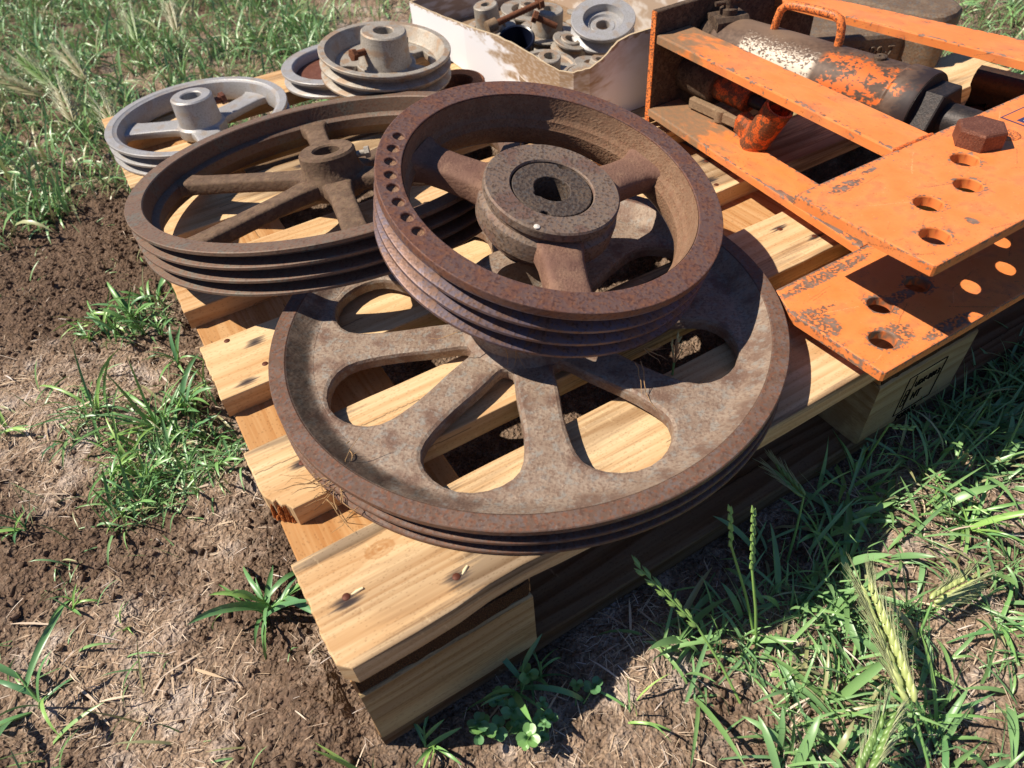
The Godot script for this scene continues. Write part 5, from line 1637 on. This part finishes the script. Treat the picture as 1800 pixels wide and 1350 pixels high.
	for q in more:
		tuft(Vector2(q[0], q[1]), 9, Vector2(0.022, 0.052), Vector2(0.2, 1.2), q[2], g, 1 if q[0] < -0.06 else 0)
	# right and front
	var g3 := "broad leaved grass by the pallet front"
	tuft(Vector2(0.103, 0.012), 5, Vector2(0.05, 0.08), Vector2(0.0, 0.7), "broad bladed tuft half in the pallet's shadow, by the clover", g3, 0)
	tuft(Vector2(0.03, 0.012), 5, Vector2(0.03, 0.045), Vector2(0.3, 1.1), "small tuft touching the block at the pallet's front corner", g3, 1)
	tuft(Vector2(0.12, 0.018), 4, Vector2(0.03, 0.045), Vector2(0.2, 0.8), "small tuft in shade beside the block", g3, 0)
	tuft(Vector2(-0.012, 0.01), 4, Vector2(0.03, 0.055), Vector2(0.0, 0.4), "thin upright sprout on the dark soil at the bottom edge", g3, 2, false)
	tuft(Vector2(0.165, 0.075), 4, Vector2(0.04, 0.06), Vector2(0.0, 0.4), "upright sprout between clover and big grass clump", g3, 2, false)
	for q in [[0.46, 0.02, 6, "tuft with drooping blades catching sun below the middle block"], [0.52, 0.055, 7, "drooping tuft right of the middle block in the sun"], [0.50, 0.10, 8, "tuft on bare soil at the right picture edge"], [0.44, 0.17, 9, "low spreading tuft at the lower right"], [0.39, 0.06, 8, "low spreading tuft beside the shaded seed head"], [0.34, 0.19, 9, "wide bladed tuft at the bottom right"]]:
		tuft(Vector2(q[0], q[1]), q[2] + 4, Vector2(0.04, 0.08), Vector2(0.3, 1.2), q[3], g3, 1, q[2] % 2 == 0)
	clover(Vector2(0.132, 0.049), 2, "clover with large leaflets, alone on the straw mound's edge")
	clover(Vector2(0.078, 0.036), 8, "clover patch in front of the pallet's corner block")
	clover(Vector2(0.104, 0.053), 9, "clover patch at the bottom edge, right of the corner")
	clover(Vector2(0.101, 0.036), 7, "clover among the broad blades near the pallet")
	# seed heads
	seed_head(Vector3(0.312, -0.09, 0.176), Vector3(0.341, -0.07, 0.110), Vector2(0.30, 0.22), 21, 0.0056, 0.024, "largest pale green barley head, leaning up at the lower right", M.pale_head)
	seed_head(Vector3(0.250, -0.09, 0.190), Vector3(0.292, -0.085, 0.174), Vector2(0.24, 0.23), 15, 0.0052, 0.016, "bright green barley head at the bottom edge", M.green_head)
	seed_head(Vector3(0.395, -0.105, 0.136), Vector3(0.433, -0.105, 0.140), Vector2(0.37, 0.15), 15, 0.005, 0.018, "pale barley head lying in the grass, right of the largest one", M.pale_head)
	seed_head(Vector3(0.361, -0.065, 0.032), Vector3(0.358, -0.058, 0.004), Vector2(0.35, 0.045), 9, 0.0034, 0.014, "dark green barley head in the shade against the pallet", M.green_head)
	rye(Vector2(0.276, 0.085), Vector3(0.2716, -0.045, 0.0631), Vector3(0.2851, -0.008, 0.0419), "tall upright rye spike in front of the pallet", 13)
	rye(Vector2(0.283, 0.078), Vector3(0.2695, -0.04, 0.0437), Vector3(0.2752, -0.012, 0.0303), "thin rye spike left of the tall one", 9)
	rye(Vector2(0.236, 0.112), Vector3(0.2268, -0.08, 0.0636), Vector3(0.2025, -0.035, 0.0195), "rye spike leaning left towards the pallet", 12)
	rye(Vector2(0.48, 0.01), Vector3(0.492, -0.085, 0.012), Vector3(0.508, -0.085, 0.026), "short bent spike below the stamped block", 7)
	var names := ["tall barley head at the far left edge", "barley head bending left, back left", "barley head high at the far left", "upright barley head behind the grey pulley", "thin barley head at the top of the picture", "barley head nearest the grey pulley", "short barley head left of the dusty pulley", "barley head low at the left edge"]
	var q2 := [[-0.059, -1.305, -0.111, -1.489], [-0.045, -1.103, -0.044, -1.396], [-0.002, -1.289, -0.058, -1.639], [0.116, -1.429, 0.142, -1.638], [0.197, -1.436, 0.226, -1.659], [0.012, -0.964, 0.002, -1.323], [0.311, -1.46, 0.308, -1.532], [-0.082, -1.266, -0.138, -1.376]]
	for i in q2.size():
		var e: Array = q2[i]
		var bs := Vector3(e[0], -0.075, e[1] - 0.05)
		var tp := Vector3(e[2], -0.075, e[3]) - bs
		tp = tp.normalized() * minf(tp.length(), 0.085) + Vector3(0, 0.03, 0)
		seed_head(bs, bs + tp, Vector2(e[0] + 0.02, e[1] + 0.03), 11, 0.0048, 0.035, names[i], M.tan_head if i % 3 else M.green_head, "barley heads behind the pallet")

	# uncountable grass
	lawn("grass", "tall mixed grass behind and left of the grey pulleys", Rect2(-0.55, -2.7, 1.05, 1.75), 5200, Vector2i(5, 11), Vector2(0.03, 0.085), 0.5, func(x, z):
		var s := 0.85 if z > -1.55 else 0.7
		s *= smoothstep(-0.80, -1.02, z + 0.18 * (x + 0.1) + na.get_noise_2d(x * 300.0, z * 300.0) * 0.25)
		s *= clampf(0.5 + 1.7 * na.get_noise_2d(x * 350.0 + 70.0, z * 350.0), 0.03, 1.0)
		return s, 0.2, 0.016)
	lawn("grass", "short grass behind the box and the bender", Rect2(0.45, -3.2, 2.3, 2.25), 5200, Vector2i(4, 9), Vector2(0.025, 0.065), 0.6, func(x, z):
		return clampf(0.5 + 1.3 * na.get_noise_2d(x * 300.0 + 20.0, z * 300.0), 0.05, 0.95), 0.1, 0.018)
	lawn("grass", "short grass beyond the pallet's right end", Rect2(1.04, -0.95, 1.2, 1.3), 2600, Vector2i(4, 9), Vector2(0.03, 0.07), 0.6, func(x, z):
		return clampf(0.7 + na.get_noise_2d(x * 300.0, z * 300.0), 0.1, 0.95), 0.06, 0.015)
	lawn("grass", "sprawling grass in front of the pallet's right part", Rect2(0.16, 0.015, 0.62, 0.42), 1050, Vector2i(5, 11), Vector2(0.026, 0.062), 1.1, func(x, z):
		var s := smoothstep(0.2, 0.27, x) * (0.55 + 0.9 * na.get_noise_2d(x * 600.0, z * 600.0))
		s = maxf(s, clampf(1.3 - Vector2((x - 0.30) / 0.095, (z - 0.125) / 0.08).length(), 0.0, 1.0))
		s *= lerpf(0.45, 1.0, smoothstep(0.03, 0.07, z))
		return s * (1.0 - 0.7 * clampf(1.2 - Vector2((x - 0.45) / 0.05, (z - 0.09) / 0.03).length(), 0.0, 1.0)), 0.1, 0.012, 0.2)
	lawn("grass", "shaded grass along the pallet front at the right", Rect2(0.38, 0.004, 0.75, 0.06), 260, Vector2i(3, 7), Vector2(0.03, 0.06), 0.8, func(x, _z):
		return smoothstep(0.38, 0.6, x), 0.1, 0.01)
	lawn("grass", "sparse thin grass on the soil at the left", Rect2(-0.40, -1.0, 0.38, 1.05), 190, Vector2i(2, 5), Vector2(0.015, 0.05), 1.0, func(x, z):
		return clampf(0.35 + 1.6 * na.get_noise_2d(x * 500.0, z * 500.0), 0.0, 0.7), 0.2, 0.012)
	lawn("grass", "loose fine grass filling the weed patch left of the pallet", Rect2(-0.17, -0.69, 0.16, 0.44), 520, Vector2i(3, 7), Vector2(0.02, 0.05), 1.0, func(x, z):
		var s := 0.0
		for b in [[-0.075, -0.40, 0.06], [-0.09, -0.345, 0.055], [-0.04, -0.36, 0.04], [-0.065, -0.62, 0.045], [-0.13, -0.48, 0.03], [-0.04, -0.46, 0.03]]:
			s = maxf(s, clampf(1.3 - Vector2(x - b[0], z - b[1]).length() / b[2], 0.0, 1.0))
		return s * 0.9, 0.12, 0.009)
	lawn("grass", "thin grass at the lower left corner", Rect2(-0.34, -0.34, 0.2, 0.3), 26, Vector2i(3, 6), Vector2(0.02, 0.05), 1.1, func(_x, _z): return 0.6, 0.15, 0.012)
	lawn("grass", "thin grass growing in the pallet's shade", Rect2(0.1, -0.28, 0.85, 0.28), 1, Vector2i(1, 2), Vector2(0.02, 0.04), 1.0, func(_x, _z): return 0.0, 0.15, 0.012)

	# dry litter and clods
	var host := Node3D.new()
	host.name = "straw_litter"
	add_child(host)
	tag(host, "dry straw and dead stems lying on the soil", "straw", "", "stuff")
	var sm := [blade(0.03, 1.2, 1.75, 0.2, 1.0, 4), blade(0.018, 1.3, 1.6, 0.1, 0.3, 3), blade(0.02, 0.9, 2.1, 0.1, 2.0, 6), blade(0.045, 1.35, 1.7, 0.3, 0.5, 3)]
	var xs := [[], [], [], []]
	var cs := [[], [], [], []]
	for i in 120000:
		var p := Vector2(rn.randf_range(-0.5, 0.75), rn.randf_range(-1.15, 0.34))
		if i % 5 == 0:
			p = Vector2(rn.randf_range(-0.6, 2.2), rn.randf_range(-2.7, -0.9))
		if p.x > -0.003 and p.x < 1.035 and p.y < 0.003 and p.y > -0.93:
			continue
		var s := straw_at(p.x, p.y)
		if rn.randf() > 0.03 + s * s * 1.1:
			continue
		var k := rn.randi_range(0, 3)
		var l := rn.randf_range(0.004, 0.015) * (2.6 if rn.randf() < 0.06 else 1.0)
		var b := Basis(Vector3.UP, rn.randf() * TAU) * Basis(Vector3.RIGHT, rn.randf_range(-0.3, 0.3)) * Basis(Vector3.FORWARD, rn.randf_range(-0.35, 0.25))
		xs[k].append(Transform3D(b.scaled_local(Vector3(l, l, maxf(l, 0.008))), Vector3(p.x, ground_y(p.x, p.y) + 0.0015, p.y)))
		var c := Color(0.42, 0.3, 0.19).lerp(Color(0.72, 0.58, 0.42), rn.randf()).lerp(Color(0.66, 0.6, 0.56), rn.randf() * rn.randf())
		cs[k].append(c)
	M.litter = plain("litter", Color.WHITE, 0.9, 0.0, 0.2)
	for k in 4:
		scatter(host, "dry_stems", sm[k], M.litter, xs[k], cs[k])
	host = Node3D.new()
	host.name = "soil_clods"
	add_child(host)
	tag(host, "crumbs and clods of dark soil", "soil", "", "stuff")
	for k in 3:
		var mb := MB.new()
		var rows: Array = []
		for i in 6:
			var row: Array = []
			for j in 8:
				var a := PI * i / 5.0
				var b := TAU * j / 8.0
				var r := 1.0 + 0.3 * nb.get_noise_2d(cos(b) * sin(a) * 90.0 + k * 300.0, cos(a) * 90.0 + sin(b) * sin(a) * 60.0) * 2.0
				row.append(Vector3(sin(a) * cos(b), cos(a) * 0.8, sin(a) * sin(b)) * r)
			rows.append(row)
		mb.skin(rows, true)
		var tx: Array = []
		var tc: Array = []
		for i in 11000:
			var p := Vector2(rn.randf_range(-0.45, 0.62), rn.randf_range(-1.05, 0.3))
			if p.x > -0.003 and p.x < 1.035 and p.y < 0.003 and p.y > -0.93:
				continue
			var s := straw_at(p.x, p.y)
			if rn.randf() < s * 0.9 + 0.1:
				continue
			var r := 0.0007 + 0.0030 * pow(rn.randf(), 4.0)
			tx.append(Transform3D(Basis(Vector3(rn.randf() - 0.5, rn.randf() - 0.5, rn.randf() - 0.5).normalized(), rn.randf() * TAU).scaled_local(Vector3(r, r * rn.randf_range(0.5, 0.9), r * rn.randf_range(0.7, 1.3))), Vector3(p.x, ground_y(p.x, p.y) + r * 0.3, p.y)))
			var t := rn.randf()
			tc.append(Color(0.15, 0.104, 0.076).lerp(Color(0.30, 0.212, 0.16), t))
		scatter(host, "clods", mb.mesh(), M.clod, tx, tc)

	# dry roots caught on the wheels
	for q in [["dry_roots", "tangle of dry roots and fluff caught on the left edge of the largest sheave", Vector3(0.052, 0.014, -0.125), 60, 0.014, 0.04], ["dry_roots", "wispy dry grass hanging from the tilted sheave's lower rim", Vector3(0.205, 0.044, -0.170), 16, 0.016, 0.045], ["dry_roots", "thin dry stalks under the right side of the tilted sheave", Vector3(0.292, 0.032, -0.093), 7, 0.012, 0.045]]:
		var t := thing(q[0], q[1], "dry roots", Transform3D(Basis(), q[2]), "dry roots on the sheaves")
		var mb := MB.new()
		for k in q[3]:
			var st := Vector3(rn.randfn(0, q[4] * 0.55), rn.randfn(0, 0.004), rn.randfn(0, q[4] * 1.1))
			var d := Vector3(rn.randfn(0, 1), rn.randfn(-0.1, 0.35), rn.randfn(0, 1)).normalized()
			var l: float = q[5] * rn.randf_range(0.3, 1.0)
			var ps := [st]
			for i in 5:
				d = (d + Vector3(rn.randfn(0, 0.3), rn.randfn(-0.05, 0.2), rn.randfn(0, 0.3))).normalized()
				ps.append(ps[-1] + d * l / 5.0)
			mb.tube(ps, [0.00042, 0.0004, 0.00035, 0.0003, 0.00025, 0.0001], 4, false)
		part("fibres", mb.mesh(), M.straw, t)
	seed_head(Vector3(0.318, 0.014, -0.083), Vector3(0.319, 0.030, -0.086), Vector2(0.318, -0.083), 5, 0.002, 0.006, "fluffy dry seed head stuck on a web of the largest sheave", M.straw, "dry bits on the sheaves")

func _ready() -> void:
	var cam := Camera3D.new()
	cam.name = "camera"
	cam.position = Vector3(0.0234323, 0.40455441, 0.20899667)
	cam.rotation = Vector3(-0.79002818, -0.47455281, -0.09408908)
	cam.near = 0.01
	cam.far = 300.0
	cam.fov = 57.125
	var att := CameraAttributesPhysical.new()
	att.frustum_focal_length = 22.045
	att.frustum_focus_distance = 0.60
	att.exposure_aperture = 9.0
	cam.attributes = att
	add_child(cam)
	cam.current = true
	var we := WorldEnvironment.new()
	we.name = "environment"
	var env := Environment.new()
	env.background_mode = Environment.BG_SKY
	var sky := Sky.new()
	var sm := ProceduralSkyMaterial.new()
	sm.sky_top_color = Color(0.34, 0.47, 0.70)
	sm.sky_horizon_color = Color(0.66, 0.72, 0.80)
	sm.sky_curve = 0.12
	sm.ground_bottom_color = Color(0.30, 0.26, 0.20)
	sm.ground_horizon_color = Color(0.5, 0.48, 0.44)
	sm.sky_energy_multiplier = 0.72
	sky.sky_material = sm
	env.sky = sky
	env.tonemap_mode = Environment.TONE_MAPPER_LINEAR
	env.tonemap_exposure = 1.38
	env.sdfgi_enabled = true
	env.ssao_enabled = true
	env.ssil_enabled = true
	we.environment = env
	add_child(we)
	var sun := DirectionalLight3D.new()
	sun.name = "sun"
	sun.basis = Basis.looking_at(Vector3(0.699, -1.0, 0.3945), Vector3.UP)
	sun.light_energy = 1.6
	sun.light_color = Color(1.0, 0.955, 0.89)
	sun.light_angular_distance = 0.5
	sun.shadow_enabled = true
	add_child(sun)

	rn.seed = 20240
	na.seed = 5
	na.frequency = 0.05
	na.fractal_octaves = 3
	nb.seed = 9
	nb.frequency = 0.05
	nb.fractal_octaves = 3
	nc.seed = 12
	nc.frequency = 0.05
	nc.fractal_octaves = 2
	make_materials()
	ground()
	pallet()
	big_sheaves()
	grey_pulleys()
	box_with_pulleys()
	bender()
	plants()
	for o in find_children("*", "Node3D", true, false):
		if o.has_meta("_stem"):
			o.remove_meta("_stem")
